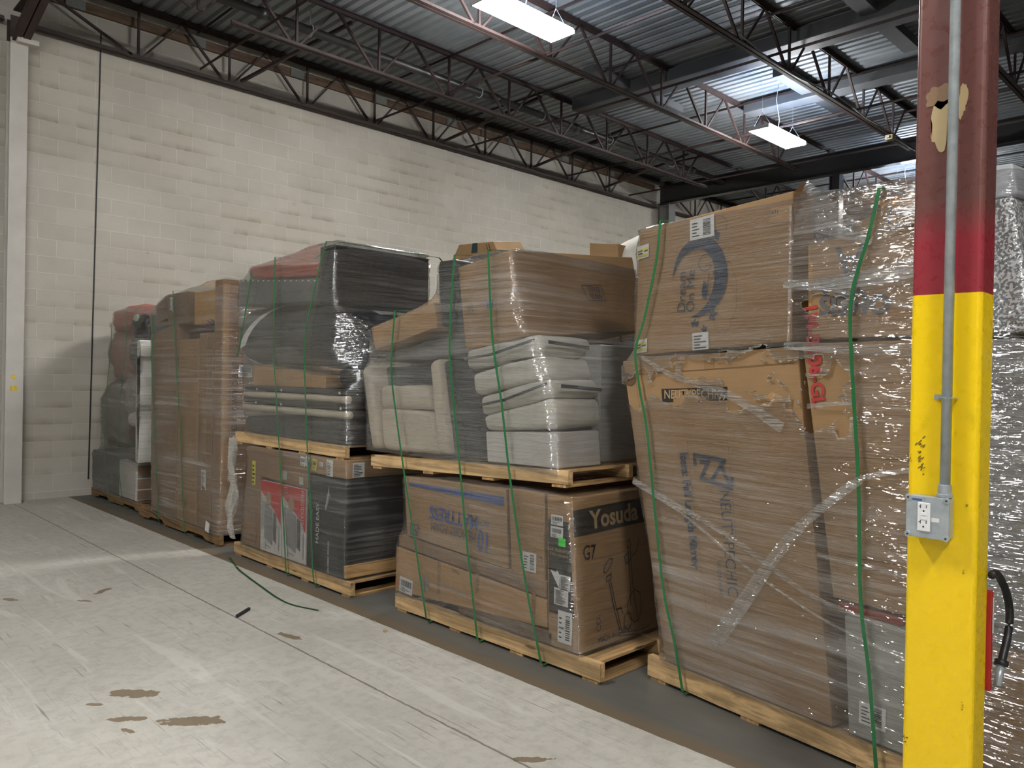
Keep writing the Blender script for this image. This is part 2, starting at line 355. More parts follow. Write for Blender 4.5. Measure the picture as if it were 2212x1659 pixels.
def grid_prism(fr, poly, depth, dent=.003, cuts=5, seed=0, shift=(0, 0), ds=0):
    """poly: front corners (s,z) tl, tr, br, bl. Extruded away from the viewer; faces gently dented inwards."""
    bm = bmesh.new()
    F = [fr.p(s, z) for s, z in poly]
    B = [fr.p(s+shift[0], z+shift[1], -depth) for s, z in poly]
    vs = [bm.verts.new(p) for p in F+B]; n = len(F)
    bm.faces.new(vs[:n]); bm.faces.new(vs[n:][::-1])
    for i in range(n): bm.faces.new((vs[i], vs[(i+1) % n], vs[n+(i+1) % n], vs[n+i]))
    if cuts and dent:
        bmesh.ops.subdivide_edges(bm, edges=bm.edges, cuts=cuts, use_grid_fill=True)
        bm.normal_update(); cen = sum((v.co for v in bm.verts), Vector())/len(bm.verts)
        for v in bm.verts:
            k = noise.noise(v.co*3.1+Vector((seed, 0, seed))) - .15
            if k > 0: v.co -= v.normal*dent*k*4
    return bm
def carton(name, fr, poly, depth, mat, label, cat='box', dent=.003, seed=None, shift=(0, 0), bevel=.006, group=None, parent=None, cuts=4, segs=2, smooth=False):
    seed = random.random()*50 if seed is None else seed
    o = link(name, grid_prism(fr, poly, depth, dent, cuts, seed, shift), mat, parent, bevel=bevel, segs=segs, smooth=smooth)
    if parent is None: tag(o, label, cat, group)
    return o
def R(y0, y1, z0, z1):       # rectangle poly on a front() frame, y0 > y1
    return [(-y0, z1), (-y1, z1), (-y1, z0), (-y0, z0)]
def Q(*yz): return [(-y, z) for y, z in yz]
def S4(s0, s1, z0, z1): return [(s0, z1), (s1, z1), (s1, z0), (s0, z0)]
def soft(name, fr, poly, depth, mat, label=None, cat=None, r=.04, parent=None, puff=.02, out=0, group=None, seed=1, shift=(0, 0)):
    """Rounded, slightly puffed cushion-like body."""
    if out: fr = Frame(fr.O+fr.n*out, fr.d, fr.n)
    bm = grid_prism(fr, poly, depth, 0, 0, seed, shift)
    bmesh.ops.bevel(bm, geom=bm.edges[:], offset=r, segments=3, affect='EDGES', profile=.5)
    bmesh.ops.subdivide_edges(bm, edges=[e for e in bm.edges if e.calc_length() > .12], cuts=3, use_grid_fill=True)
    bm.normal_update(); cen = sum((v.co for v in bm.verts), Vector())/len(bm.verts)
    for v in bm.verts: v.co += v.normal*(puff*(.3+noise.noise(v.co*4+Vector((seed, seed, 0)))))
    o = link(name, bm, mat, parent, smooth=True)
    if label: tag(o, label, cat, group)
    return o
def blob(name, c, size, mat, label=None, cat=None, parent=None, amp=.12, freq=3.0, sq=.7, seed=0, sub=4, group=None):
    bm = bmesh.new(); bmesh.ops.create_icosphere(bm, subdivisions=sub, radius=1)
    for v in bm.verts:
        u = v.co.normalized(); p = Vector([math.copysign(abs(a)**sq, a) for a in u])
        k = 1+amp*noise.noise(u*freq+Vector((seed, seed*2, 0)))+amp*.5*noise.noise(u*freq*2.7+Vector((seed, 3, 0)))
        v.co = Vector((c[0]+p.x*size[0]/2*k, c[1]+p.y*size[1]/2*k, c[2]+p.z*size[2]/2*k))
    o = link(name, bm, mat, parent, smooth=True)
    if label: tag(o, label, cat, group)
    return o
def sheet(name, fr, poly, mat, parent, out=.002, thick=.0006):
    bm = bmesh.new()
    A = [bm.verts.new(fr.p(s, z, out)) for s, z in poly]; B = [bm.verts.new(fr.p(s, z, out-thick)) for s, z in poly]; n = len(A)
    bm.faces.new(A); bm.faces.new(B[::-1])
    for i in range(n): bm.faces.new((A[i], A[(i+1) % n], B[(i+1) % n], B[i]))
    return link(name, bm, mat, parent)
def rotp(s, z, cs, cz, a):
    ca, sa = math.cos(a), math.sin(a); ds, dz = s-cs, z-cz; return (cs+ds*ca-dz*sa, cz+ds*sa+dz*ca)
def print_text(fr, s, z, size, txt, mat, parent, rot=0, sx=1.0, out=.0035, off=0.0, shear=0, name='printed_text', align='CENTER', spacing=1.0):
    cu = bpy.data.curves.new('t', 'FONT'); cu.body = txt; cu.size = size; cu.align_x = align; cu.align_y = 'CENTER'
    cu.offset = off; cu.shear = shear; cu.resolution_u = 3; cu.space_character = spacing
    to = bpy.data.objects.new('t', cu); C.objects.link(to)
    me0 = bpy.data.meshes.new_from_object(to.evaluated_get(bpy.context.evaluated_depsgraph_get()))
    bm = bmesh.new(); bm.from_mesh(me0)
    bpy.data.objects.remove(to); bpy.data.curves.remove(cu); bpy.data.meshes.remove(me0)
    ca, sa = math.cos(rot), math.sin(rot)
    for v in bm.verts:
        a, b = v.co.x*sx, v.co.y
        v.co = fr.p(s+a*ca-b*sa, z+a*sa+b*ca, out)
    if not len(bm.verts): bm.free(); return None
    return link(name, bm, mat, parent)
def lines(fr, strokes, w, mat, parent, name='printed_drawing', out=.0035):
    bm = bmesh.new()
    for st in strokes:
        for (a, b) in zip(st, st[1:]):
            dx, dz = b[0]-a[0], b[1]-a[1]; L = math.hypot(dx, dz) or 1
            px, pz = -dz/L*w/2, dx/L*w/2; ex, ez = dx/L*w/3, dz/L*w/3
            q = [(a[0]+px-ex, a[1]+pz-ez), (b[0]+px+ex, b[1]+pz+ez), (b[0]-px+ex, b[1]-pz+ez), (a[0]-px-ex, a[1]-pz-ez)]
            bm.faces.new([bm.verts.new(fr.p(s, z, out)) for s, z in q])
    return link(name, bm, mat, parent)
def fills(fr, polys, mat, parent, name='printed_drawing', out=.003):
    bm = bmesh.new()
    for pl in polys: bm.faces.new([bm.verts.new(fr.p(s, z, out)) for s, z in pl])
    bmesh.ops.triangulate(bm, faces=bm.faces)
    return link(name, bm, mat, parent)
def sticker(fr, s, z, w, h, parent, rot=0, mat=None, bars='h', seed=1, out=.004, dens=14):
    """Paper label with printed lines and a bar code."""
    rnd = random.Random(seed); mat = mat or PAPER
    P = lambda u, v: rotp(s+(u-.5)*w, z+(v-.5)*h, s, z, rot)
    lb = sheet('shipping_label', fr, [P(0, 1), P(1, 1), P(1, 0), P(0, 0)], mat, parent, out)
    bm = bmesh.new()
    def rect(u0, u1, v0, v1): bm.faces.new([bm.verts.new(fr.p(*P(u, v), out+.0012)) for u, v in ((u0, v0), (u1, v0), (u1, v1), (u0, v1))])
    if bars == 'h':
        u = .12
        while u < .86: wd_ = rnd.uniform(.012, .05); rect(u, u+wd_, .42, .82); u += wd_+rnd.uniform(.015, .04)
        for k in range(3): rect(.12, .12+rnd.uniform(.3, .7), .08+k*.1, .12+k*.1)
    elif bars == 'v':
        v = .12
        while v < .86: wd_ = rnd.uniform(.012, .05); rect(.55, .86, v, v+wd_); v += wd_+rnd.uniform(.015, .04)
        for k in range(5): rect(.1, .1+rnd.uniform(.15, .36), .14+k*.15, .19+k*.15)
    else:
        for k in range(dens):
            v = .08+k*.84/dens; rect(.1, .1+rnd.uniform(.3, .78), v, v+.4/dens)
    link('printed_barcode' if bars != 't' else 'printed_text', bm, INK, lb)
    return lb

# ------------------------------------------------------------------ room
def structure(name, bm, mat, **k):
    o = link(name, bm, mat, **k); o['kind'] = 'structure'; return o
XL, XR, YN, YW, ZD = -9.0, 30.0, -9.0, 10.68, 6.24
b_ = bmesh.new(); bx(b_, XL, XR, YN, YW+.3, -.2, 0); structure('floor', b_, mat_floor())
BW = mat_block()
b_ = bmesh.new(); bx(b_, XL, XR, YW, YW+.2, 0, ZD+.1); structure('wall_back', b_, BW)
for nm, a in (('wall_left', (XL-.2, XL, YN, YW)), ('wall_right', (XR, XR+.2, YN, YW)), ('wall_front', (XL, XR, YN-.2, YN))):
    b_ = bmesh.new(); bx(b_, *a, 0, ZD+.1); structure(nm, b_, plain('shade_dark_far_wall', (.13, .13, .125), .8) if nm == 'wall_right' else BW)  # far right wall coloured dark to stand for unlit depth
# corrugated deck, ribs run towards the block wall
b_ = bmesh.new(); pit = .152; prof = []
x = XL
while x < XR:
    prof += [(x, ZD), (x+.085, ZD), (x+.105, ZD+.04), (x+.132, ZD+.04)]; x += pit
prof.append((XR, ZD))
A = [b_.verts.new((x, YN, z)) for x, z in prof]; B = [b_.verts.new((x, YW, z)) for x, z in prof]
for i in range(len(prof)-1): b_.faces.new((A[i], A[i+1], B[i+1], B[i]))
bx(b_, XL, XR, YN, YW+.2, ZD+.1, ZD+.14)
structure('ceiling', b_, mat_deck())
# wall: control joint and timber plate under the deck
b_ = bmesh.new()
pts = [(3.16+.004*noise.noise(Vector((0, 0, z*.9)))+.07*(z/6-.9), YW-.002, z) for z in [0.2+i*.2 for i in range(29)]]
for a, c in zip(pts, pts[1:]): bar(b_, a, c, .016, .01, Vector((0, 1, 0)))
structure('trim_1', b_, INK)
b_ = bmesh.new(); bx(b_, 2.4, 15.0, YW-.04, YW, 5.99, 6.11); structure('trim_2', b_, wood('timber_plate', (.13, .08, .045), 'X'))
for i in range(8):
    xx = 2.75+i*1.5; b_ = bmesh.new(); bx(b_, xx, xx+.22, YW-.055, YW-.04, 5.99, 6.11); structure('trim_%d' % (i+3), b_, plain('dull_plate', (.14, .15, .14), .6))

# ------------------------------------------------------------------ steel joists
JOIST = None
def angle_chord(bm, x0, x1, y, z, up):
    for sy in (-1, 1):
        bx(bm, x0, x1, min(y+sy*.008, y+sy*.055), max(y+sy*.008, y+sy*.055), z-.004, z+.004)
        bx(bm, x0, x1, min(y+sy*.008, y+sy*.015), max(y+sy*.008, y+sy*.015), min(z, z+up*.05), max(z, z+up*.05))
def make_joist(x0, x1, y, label, full=False):
    e = empty('steel_joist', (x0, y, 5.58), label, 'roof joist', 'steel roof joists')
    bm = bmesh.new(); angle_chord(bm, x0, x1, y, 6.215, -1); link('top_chord', bm, STEELP, e)
    xb0, xb1 = (x0+.1, x1-.1) if full else (x0+1.65, x1-1.0)
    bm = bmesh.new(); angle_chord(bm, xb0, xb1, y, 5.56, 1); link('bottom_chord', bm, STEELP, e)
    per = 1.205; xn = x0+1.22; me_d1 = me_d2 = me_v = None; k = 0
    while xn < x1-.8:
        def put(name, me, a, b, w):
            if me is None:
                bm = bmesh.new(); bar(bm, a, b, w, w); o = link(name, bm, STEELP, e); return (o.data, Vector(o.location) - Vector((xn-x0, 0, 0)))
            o = bpy.data.objects.new(name, me[0]); C.objects.link(o); o.parent = e; o.location = me[1]+Vector((xn-x0, 0, 0)); return me
        if xn-x0 > 1.3: me_d1 = put('diagonal_bar', me_d1, (xn-.6, y, 6.19), (xn-.03, y, 5.59), .03)
        else: bm = bmesh.new(); bar(bm, (x0+.1, y, 6.1), (xn-.03, y, 5.59), .03, .03); link('diagonal_bar', bm, STEELP, e)
        me_v = put('vertical_strut', me_v, (xn+.05, y, 5.59), (xn+.05, y, 6.19), .028)
        me_d2 = put('diagonal_bar', me_d2, (xn+.09, y, 5.59), (xn+.6, y, 6.19), .024)
        xn += per
    return e
ordn = ['first', 'second', 'third', 'fourth', 'fifth', 'sixth', 'seventh']
ys = [10.55, 8.7, 6.72, 4.75, 2.78, .8, -1.17]
for i, y in enumerate(ys):
    lab = 'red primed open web steel joist against the block wall top' if i == 0 else 'red primed open web roof joist, %s out from the block wall, near bay' % ordn[i]
    make_joist(2.3, 15.05, y, lab, full=(i == 0))
for i, y in enumerate(ys[:6]):
    make_joist(15.3, 28.0, y, 'dark open web roof joist in the far bay, %s out from the block wall' % ordn[i], full=(i == 0))
make_joist(-8.9, 2.2, 10.55, 'red primed open web joist along the block wall left of the white column', full=True)
def ibeam(name, a, b, h, w, mat, label, cat, parent=None, tf=.016):
    a, b = Vector(a), Vector(b); bm = bmesh.new(); z = Vector((0, 0, 1)) if abs((b-a).normalized().z) < .9 else Vector((0, 1, 0))
    bar(bm, a+z*(h/2-tf/2), b+z*(h/2-tf/2), w, tf, z); bar(bm, a-z*(h/2-tf/2), b-z*(h/2-tf/2), w, tf, z); bar(bm, a, b, .012, h-2*tf, z)
    o = link(name, bm, mat, parent)
    return tag(o, label, cat) if parent is None else o
ibeam('steel_girder', (2.25, 10.36, 5.88), (2.25, -8.9, 5.88), .5, .2, STEELP, 'dark red steel girder running from the white column towards the camera', 'girder')
ibeam('steel_girder', (15.17, 10.6, 5.88), (15.17, -8.9, 5.88), .42, .16, PIPEM, 'far dark steel girder at the ends of the near bay joists', 'girder')
DECKD = plain('dull_grey_steel', (.07, .075, .08), .6)
# roof frame members seen as dark wide bands
for i, (xx, ya, yb, ww) in enumerate(((9.95, 2.9, 8.6, .42), (11.9, .0, 6.6, .3), (7.4, -3.4, 2.6, .3))):
    e = empty('roof_curb_frame', (xx, ya, 6.0), 'wide dark steel roof support frame under the deck, %s' % ('left of the far lamp', 'beyond the far lamp', 'out past the near lamp')[i], 'roof frame')
    b_ = bmesh.new(); bx(b_, xx-ww/2, xx+ww/2, ya, yb, 6.02, 6.2); link('beam', b_, DECKD, e, bevel=.01)
    for yy in (ya+.8, yb-1.2):
        b_ = bmesh.new(); bx(b_, xx+ww/2, xx+1.25, yy, yy+.2, 6.08, 6.2); link('cross_member', b_, DECKD, e)
        b_ = bmesh.new(); bx(b_, xx-1.1, xx-ww/2, yy, yy+.2, 6.08, 6.2); link('cross_member', b_, DECKD, e)
# horizontal bridging angles across the joists, top and bottom, with crossed struts
k = 0
for xx in (4.3, 7.1, 9.0, 11.6, 13.7, 17.5, 21):
    for zz, w in ((6.13, 'upper'), (5.62, 'lower')):
        b_ = bmesh.new(); y1 = 10.5 if zz > 6 else 10.4
        bx(b_, xx, xx+.035, -1.1, y1, zz-.004, zz); bx(b_, xx, xx+.005, -1.1, y1, zz-.035, zz)
        tag(link('bridging_angle', b_, STEELP), '%s steel bridging angle crossing the joists, %s' % (w, '%s from the white column side' % ordn[k//2]), 'bridging', 'bridging angles between the joists'); k += 1
for i, (x0, x1) in enumerate(((4.9, 5.6), (8.55, 9.2), (10.75, 11.4), (12.9, 13.5))):
    b_ = bmesh.new(); bar(b_, (x0, 10.45, 5.62), (x1, 8.78, 6.15), .04, .04)
    tag(link('diagonal_brace', b_, STEELP), 'red diagonal angle brace between wall joist and second joist, %s from left' % ordn[i], 'brace', 'diagonal braces at the wall joist')
# sprinkler main with couplings and hangers
e = empty('sprinkler_pipe', (2.5, 8.95, 5.92), 'dark sprinkler pipe hung between the wall joist and the second joist', 'pipe')
b_ = bmesh.new(); tube_bm(b_, [(2.5, 8.95, 5.93), (26, 8.95, 5.93)], .057, 14); link('pipe_run', b_, PIPEM, e, smooth=True)
for xx in (4.4, 8.3, 10.2, 12.0, 13.9):
    b_ = bmesh.new(); tube_bm(b_, [(xx, 8.95, 5.93), (xx+.1, 8.95, 5.93)], .075, 14); link('coupling', b_, PIPEM, e, smooth=True)
for xx in (5.1, 8.0, 9.4, 11.2, 13.2):
    b_ = bmesh.new(); tube_bm(b_, [(xx+.07*math.sin(a)*0, 8.95+.075*math.sin(a), 5.93-.075*math.cos(a)) for a in [i*2*PI/16 for i in range(17)]], .008, 6)
    tube_bm(b_, [(xx, 8.95, 6.0), (xx, 8.95, 6.24)], .006, 6); link('hanger', b_, GALV, e, smooth=True)

# ------------------------------------------------------------------ lamps
def mat_emit(name, col, s):
    m, t, b = nt(name); n = noise_n(t, coords(t), 4, 2)
    b.inputs['Base Color'].default_value = (.8, .8, .8, 1)
    b.inputs['Emission Color'].default_value = (*col, 1)
    b.inputs['Emission Strength'].default_value = s; return m
LAMPM = mat_emit('lit_diffuser', LAMP_COLOR, LAMP_STRENGTH); WALL_FILL = mat_emit('added_wall_fill_emission', LAMP_COLOR, 125.0); DECK_FILL = mat_emit('added_deck_glow_emission', (.42, .62, 1.0), 26.0); LAMPH = plain('white_lamp_housing', (.6, .62, .65), .4)  # side and top emitters are added fill for the wall and deck
def make_lamp(x, y, z, label):
    e = empty('ceiling_lamp', (x, y, z), label, 'ceiling lamp', 'bright linear high bay lamps')
    b_ = bmesh.new(); bx(b_, x-.60, x+.60, y-.155, y+.155, z, z+.012); link('diffuser', b_, LAMPM, e)
    b_ = bmesh.new()
    for sy in (-1, 1): bx(b_, x-.59, x+.59, min(y+sy*.176, y+sy*.182), max(y+sy*.176, y+sy*.182), z+.014, z+.05)
    link('added_wall_fill', b_, WALL_FILL, e)  # emissive side strips added to throw more light on the wall
    b_ = bmesh.new()
    for sy in (-1, 1): bx(b_, x-.55, x+.55, min(y+sy*.09, y+sy*.15), max(y+sy*.09, y+sy*.15), z+.0505, z+.054)
    link('added_deck_glow', b_, DECK_FILL, e)  # bluish top strips added to imitate the lamp glow on the deck
    b_ = bmesh.new(); bx(b_, x-.63, x+.63, y-.175, y+.175, z+.014, z+.05); bx(b_, x-.63, x-.602, y-.175, y+.175, z-.004, z+.014); bx(b_, x+.602, x+.63, y-.175, y+.175, z-.004, z+.014)
    bx(b_, x-.4, x+.4, y-.06, y+.06, z+.05, z+.10); link('housing', b_, LAMPH, e, bevel=.004)
    for sx_ in (-.5, .5):
        b_ = bmesh.new()
        for sy in (-.15, .15): tube_bm(b_, [(x+sx_, y+sy, z+.05), (x+sx_, y, z+.3)], .002, 5)
        tube_bm(b_, [(x+sx_, y, z+.3), (x+sx_, y, 6.23)], .002, 5); link('suspension_wire', b_, GALV, e)
    b_ = bmesh.new(); tube_bm(b_, [(x, y, z+.1), (x+.05, y, z+.3), (x-.02, y+.02, z+.6), (x, y, 6.23)], .005, 6); link('power_cord', b_, LAMPH, e, smooth=True)
    return e
LZ = 5.40
for x, y, l in ((5.93, 5.94, 'near bright white linear lamp hanging over the pallet row'), (11.5, 5.86, 'far bright white linear lamp hanging beyond the tallest box stack'),
                (-.2, 3.6, 'linear lamp outside the frame to the left over the aisle'), (17.2, 5.9, 'linear lamp in the far bay hidden behind the tallest stack'), 
                (.6, -1.9, 'linear lamp outside the frame behind the camera'), (-5.3, -1.9, 'linear lamp outside the frame behind and left of the camera')):
    make_lamp(x, y, LZ, l)
# white cable draped along the fourth joist and its junction box
cab = []
for i in range(60):
    u = i/59; xx = 8.2+u*6.2
    cab.append((xx, 4.68+.03*math.sin(u*9), 5.6-.05*abs(math.sin(u*PI*2.5))**1.5+.02*math.sin(u*40)*.3))
tag(tube('electric_cable', cab, .011, plain('grey_cable', (.3, .3, .3), .5), n=6), 'pale electric cable draped along the fourth joist, bottom chord', 'cable')
e = box('junction_box', 12.85, 12.97, 4.62, 4.74, 5.45, 5.53, plain('tan_box', (.4, .33, .2), .5), bevel=.01); tag(e, 'small tan junction box hanging from the fourth joist', 'junction box')
for s_x in (-1, 1):
    box('cable_connector', 12.91+s_x*.075-.015, 12.91+s_x*.075+.015, 4.66, 4.70, 5.47, 5.51, GALV, e, bevel=.004)

# ------------------------------------------------------------------ left white column with dark red top
e = empty('steel_column', (2.24, 10.5, 0), 'white painted steel column standing against the block wall at left', 'column')
b_ = bmesh.new(); bx(b_, 2.15, 2.33, 10.47, 10.485, 0, 5.37); bx(b_, 2.15, 2.33, 10.64, 10.655, 0, 5.37); bx(b_, 2.234, 2.246, 10.485, 10.64, 0, 5.37); link('painted_shaft', b_, WPAINT, e, bevel=.003)
b_ = bmesh.new(); bx(b_, 2.15, 2.33, 10.47, 10.485, 5.37, 5.62); bx(b_, 2.15, 2.33, 10.64, 10.655, 5.37, 5.62); bx(b_, 2.234, 2.246, 10.485, 10.64, 5.37, 5.62); link('primed_top', b_, STEELP, e)
for sx_ in (-.045, .045):
    b_ = bmesh.new(); bar(b_, (2.25+sx_, 10.48, 5.37), (2.25+sx_, 9.35, 5.66), .075, .075); link('knee_brace', b_, STEELP, e)
b_ = bmesh.new(); bx(b_, 2.2, 2.42, 10.38, 10.47, 5.31, 5.37); link('bracket', b_, WPAINT, e, bevel=.004)
YT = plain('yellow_tape', (.7, .5, .03), .5)
for q in (((-2.26, 1.49), (-2.225, 1.50), (-2.20, 1.465), (-2.235, 1.44)), ((-2.265, 1.31), (-2.235, 1.31), (-2.235, 1.37), (-2.265, 1.365)), ((-2.225, 1.31), (-2.20, 1.31), (-2.195, 1.37), (-2.225, 1.365))):
    sheet('yellow_tape_scrap', Frame((0, 10.47, 0), (1, 0, 0), (0, -1, 0)), [(-a, b) for a, b in q], YT, e, .002)
# far column at the end of the bay
e = ibeam('steel_column', (15.25, 10.45, 0), (15.25, 10.45, 5.66), .26, .26, plain('grey_steel', (.2, .2, .2), .5), 'grey steel column at the far end of the block wall', 'column')
ibeam('steel_column', (15.2, 6.5, 0), (15.2, 6.5, 5.66), .2, .2, PIPEM, 'dark steel column in the background behind the tallest stack', 'column')

# ------------------------------------------------------------------ yellow and red column in front
colm = mat_column()
e = empty('safety_column', (2.66, .77, 0), 'square steel column painted yellow below and dark red above', 'column')
b_ = bmesh.new(); bx(b_, 2.60, 2.73, .672, .868, 0, 5.65); shaft = link('column_shaft', b_, colm, e, bevel=.014, segs=4)
b_ = bmesh.new(); bx(b_, 2.50, 2.83, .57, .97, 0, .02); link('base_plate', b_, STEELP, e, bevel=.003)
FC = front(2.60)
TORN = plain('torn_tape_residue', (.50, .38, .2), .6)
def scuff(fr, s, z, rs, rz, mat, parent, seed):
    rn = random.Random(seed); pl = []
    for k in range(14):
        cs, cz_ = s+rn.gauss(0, .45)*rs, z+rn.gauss(0, .5)*rz; r = rn.uniform(.08, .28)*rs; a0 = rn.uniform(.5, 1.2)
        pl.append([(cs+r*1.9*math.cos(a)*math.cos(a0)-r*.6*math.sin(a)*math.sin(a0), cz_+r*1.9*math.cos(a)*math.sin(a0)+r*.6*math.sin(a)*math.cos(a0)) for a in [i*PI/3.5+rn.uniform(-.3, .3) for i in range(7)]])
    return fills(fr, pl, mat, parent, 'scuff_mark', .001)
def blotch(fr, s, z, rs, rz, mat, parent, seed, name='torn_tape_residue', n=26, out=.0015):
    pl = []
    for i in range(n):
        a = 2*PI*i/n; k = 1+.45*noise.noise(Vector((math.cos(a)*1.6+seed, math.sin(a)*1.6, seed)))+.2*noise.noise(Vector((math.cos(a)*5, math.sin(a)*5, seed)))
        pl.append((s+rs*math.cos(a)*k, z+rz*math.sin(a)*k))
    return fills(fr, [pl], mat, parent, name, out)
blotch(FC, -.795, 2.36, .028, .075, TORN, e, 3.2); blotch(FC, -.80, 2.44, .04, .035, plain('brown_residue', (.25, .15, .08), .6), e, 8.1); blotch(FC, -.735, 2.41, .012, .05, TORN, e, 5.5)
blotch(FC, -.76, 2.01, .012, .05, TORN, e, 1.5)
GRIME = plain('black_scuff', (.20, .125, .01), .7)
for a in ((-.835, 1.36, .016, .03, 2.1), (-.825, 1.30, .012, .022, 6.0), (-.86, 1.33, .006, .012, 4.4), (-.70, .60, .006, .012, 9.1), (-.705, 1.0, .004, .009, 1.9), (-.70, 1.2, .005, .007, 3.3), (-.86, .45, .01, .02, 7.2)):
    scuff(FC, *a[:4], GRIME, e, a[4])
# conduit and outlet box
e = empty('conduit_pipe', (2.572, .752, 1.23), 'vertical galvanised conduit pipe strapped to the yellow column', 'conduit')
tube('pipe_run', [(2.57, .752, 1.235), (2.57, .752, 5.6)], .0145, GALV, e, n=20)
b_ = bmesh.new(); tube_bm(b_, [(2.57, .752, 1.225), (2.57, .752, 1.26)], .019, 20); tube_bm(b_, [(2.57, .752, 1.222), (2.57, .752, 1.232)], .023, 20); link('connector', b_, GALV, e, bevel=.001)
for zz in (1.52, 3.2):
    b_ = bmesh.new()
    arc = [(2.57-.017*math.sin(a), .752+.017*math.cos(a)) for a in [i*PI/10 for i in range(11)]]
    pr = [(2.597, .769)]+[(x_, y_) for x_, y_ in arc]+[(2.597, .735)]
    for a, c in zip(pr, pr[1:]): bar(b_, (a[0], a[1], zz), (c[0], c[1], zz), .016, .003, Vector((a[0]-c[0], a[1]-c[1], 0)).cross(Vector((0, 0, 1))) if False else Vector((0, 0, 1)))
    bx(b_, 2.595, 2.5985, .769, .795, zz-.008, zz+.008); tube_bm(b_, [(2.59, .784, zz), (2.599, .784, zz)], .005, 10); link('pipe_strap', b_, GALV, e)
e = empty('outlet_box', (2.57, .79, 1.096), 'grey metal electrical outlet box mounted on the yellow column', 'electrical box')
b_ = bmesh.new(); bx(b_, 2.545, 2.597, .732, .848, 1.098, 1.220); link('back_box', b_, GALV, e, bevel=.006, segs=3)
b_ = bmesh.new(); bx(b_, 2.538, 2.5445, .730, .850, 1.096, 1.222); cov = link('cover_plate', b_, GALV, e, bevel=.003, segs=3)
FB = front(2.538)
for sy, sz in ((.737, 1.103), (.843, 1.103), (.737, 1.215), (.843, 1.215)):
    b_ = bmesh.new(); tube_bm(b_, [(2.5415, sy, sz), (2.534, sy, sz)], .0095, 16); o = link('corner_ear', b_, GALV, e, bevel=.001)
    b_ = bmesh.new(); tube_bm(b_, [(2.534, sy, sz), (2.5325, sy, sz)], .003, 12); link('screw', b_, INK, o)
for sz in (1.215, 1.105):
    b_ = bmesh.new(); tube_bm(b_, [(2.538, .797, sz), (2.536, .797, sz)], .004, 12); link('screw', b_, GALV, cov)
WP = plain('white_outlet_plastic', (.78, .8, .8), .3, vary=.03)
b_ = bmesh.new(); bx(b_, 2.533, 2.538, .780, .816, 1.117, 1.203); rc = link('duplex_receptacle', b_, WP, e, bevel=.002, segs=3)
FB2 = front(2.533); bm = bmesh.new()
def rct(s0, s1, z0, z1, out=.0006): bm.faces.new([bm.verts.new(FB2.p(s, z, out)) for s, z in ((s0, z0), (s1, z0), (s1, z1), (s0, z1))])
for zo in (0, -.047):
    rct(-.8075, -.8055, 1.186+zo, 1.197+zo); rct(-.8115, -.8055, 1.1905+zo, 1.1925+zo); rct(-.7915, -.7895, 1.187+zo, 1.196+zo); rct(-.7905, -.7885, 1.1945+zo, 1.196+zo)
    pl = [(-.798+.0028*math.cos(a), 1.178+zo+.003*math.sin(a)) for a in [i*PI/6 for i in range(12)]]; bm.faces.new([bm.verts.new(FB2.p(s, z, .0006)) for s, z in pl])
link('socket_slots', bm, INK, rc)
for z0 in (1.164, 1.152): b_ = bmesh.new(); bx(b_, 2.531, 2.533, .789, .806, z0, z0+.009); link('test_button', b_, WP, rc, bevel=.0008)
b_ = bmesh.new(); bx(b_, 2.5372, 2.5378, .756, .778, 1.148, 1.160); link('paper_tag', b_, PAPER, e)
b_ = bmesh.new(); bx(b_, 2.5372, 2.5378, .805, .832, 1.207, 1.213); link('blue_sticker', b_, BLUEINK, e)
# hose with plug end on the far side of the column
hp = [(2.70, .655, .985), (2.74, .655, .985), (2.80, .655, .955), (2.87, .655, .90), (2.915, .655, .83), (2.90, .655, .765), (2.86, .655, .72), (2.83, .655, .69)]
e = empty('rubber_hose', (2.72, .655, .64), 'short black rubber hose with clamp hanging on the column side', 'hose')
def smooth_pts(P, n=6):
    P = [Vector(p) for p in P]; out = []
    for i in range(len(P)-1):
        p0, p1, p2, p3 = P[max(i-1, 0)], P[i], P[i+1], P[min(i+2, len(P)-1)]
        for k in range(n):
            t_ = k/n; out.append(.5*((2*p1)+(p2-p0)*t_+(2*p0-5*p1+4*p2-p3)*t_*t_+(3*p1-p0-3*p2+p3)*t_**3))
    return out+[P[-1]]
tube('hose_run', smooth_pts(hp), .012, RUBBER, e, n=14)
tube('hose_clamp', [(2.832, .655, .695), (2.824, .655, .68)], .02, RUBBER, e, n=16)
tube('metal_fitting', [(2.824, .655, .685), (2.79, .655, .625)], .012, GALV, e, n=12)
e = box('fire_extinguisher_bracket', 2.731, 2.745, .66, .70, .62, .93, plain('red_metal', (.4, .02, .02), .4), bevel=.004); tag(e, 'narrow red metal plate on the far side of the yellow column', 'bracket')
sheet('paper_tag', side(2.731, .66), S4(0, .013, .80, .91), PAPER, e)

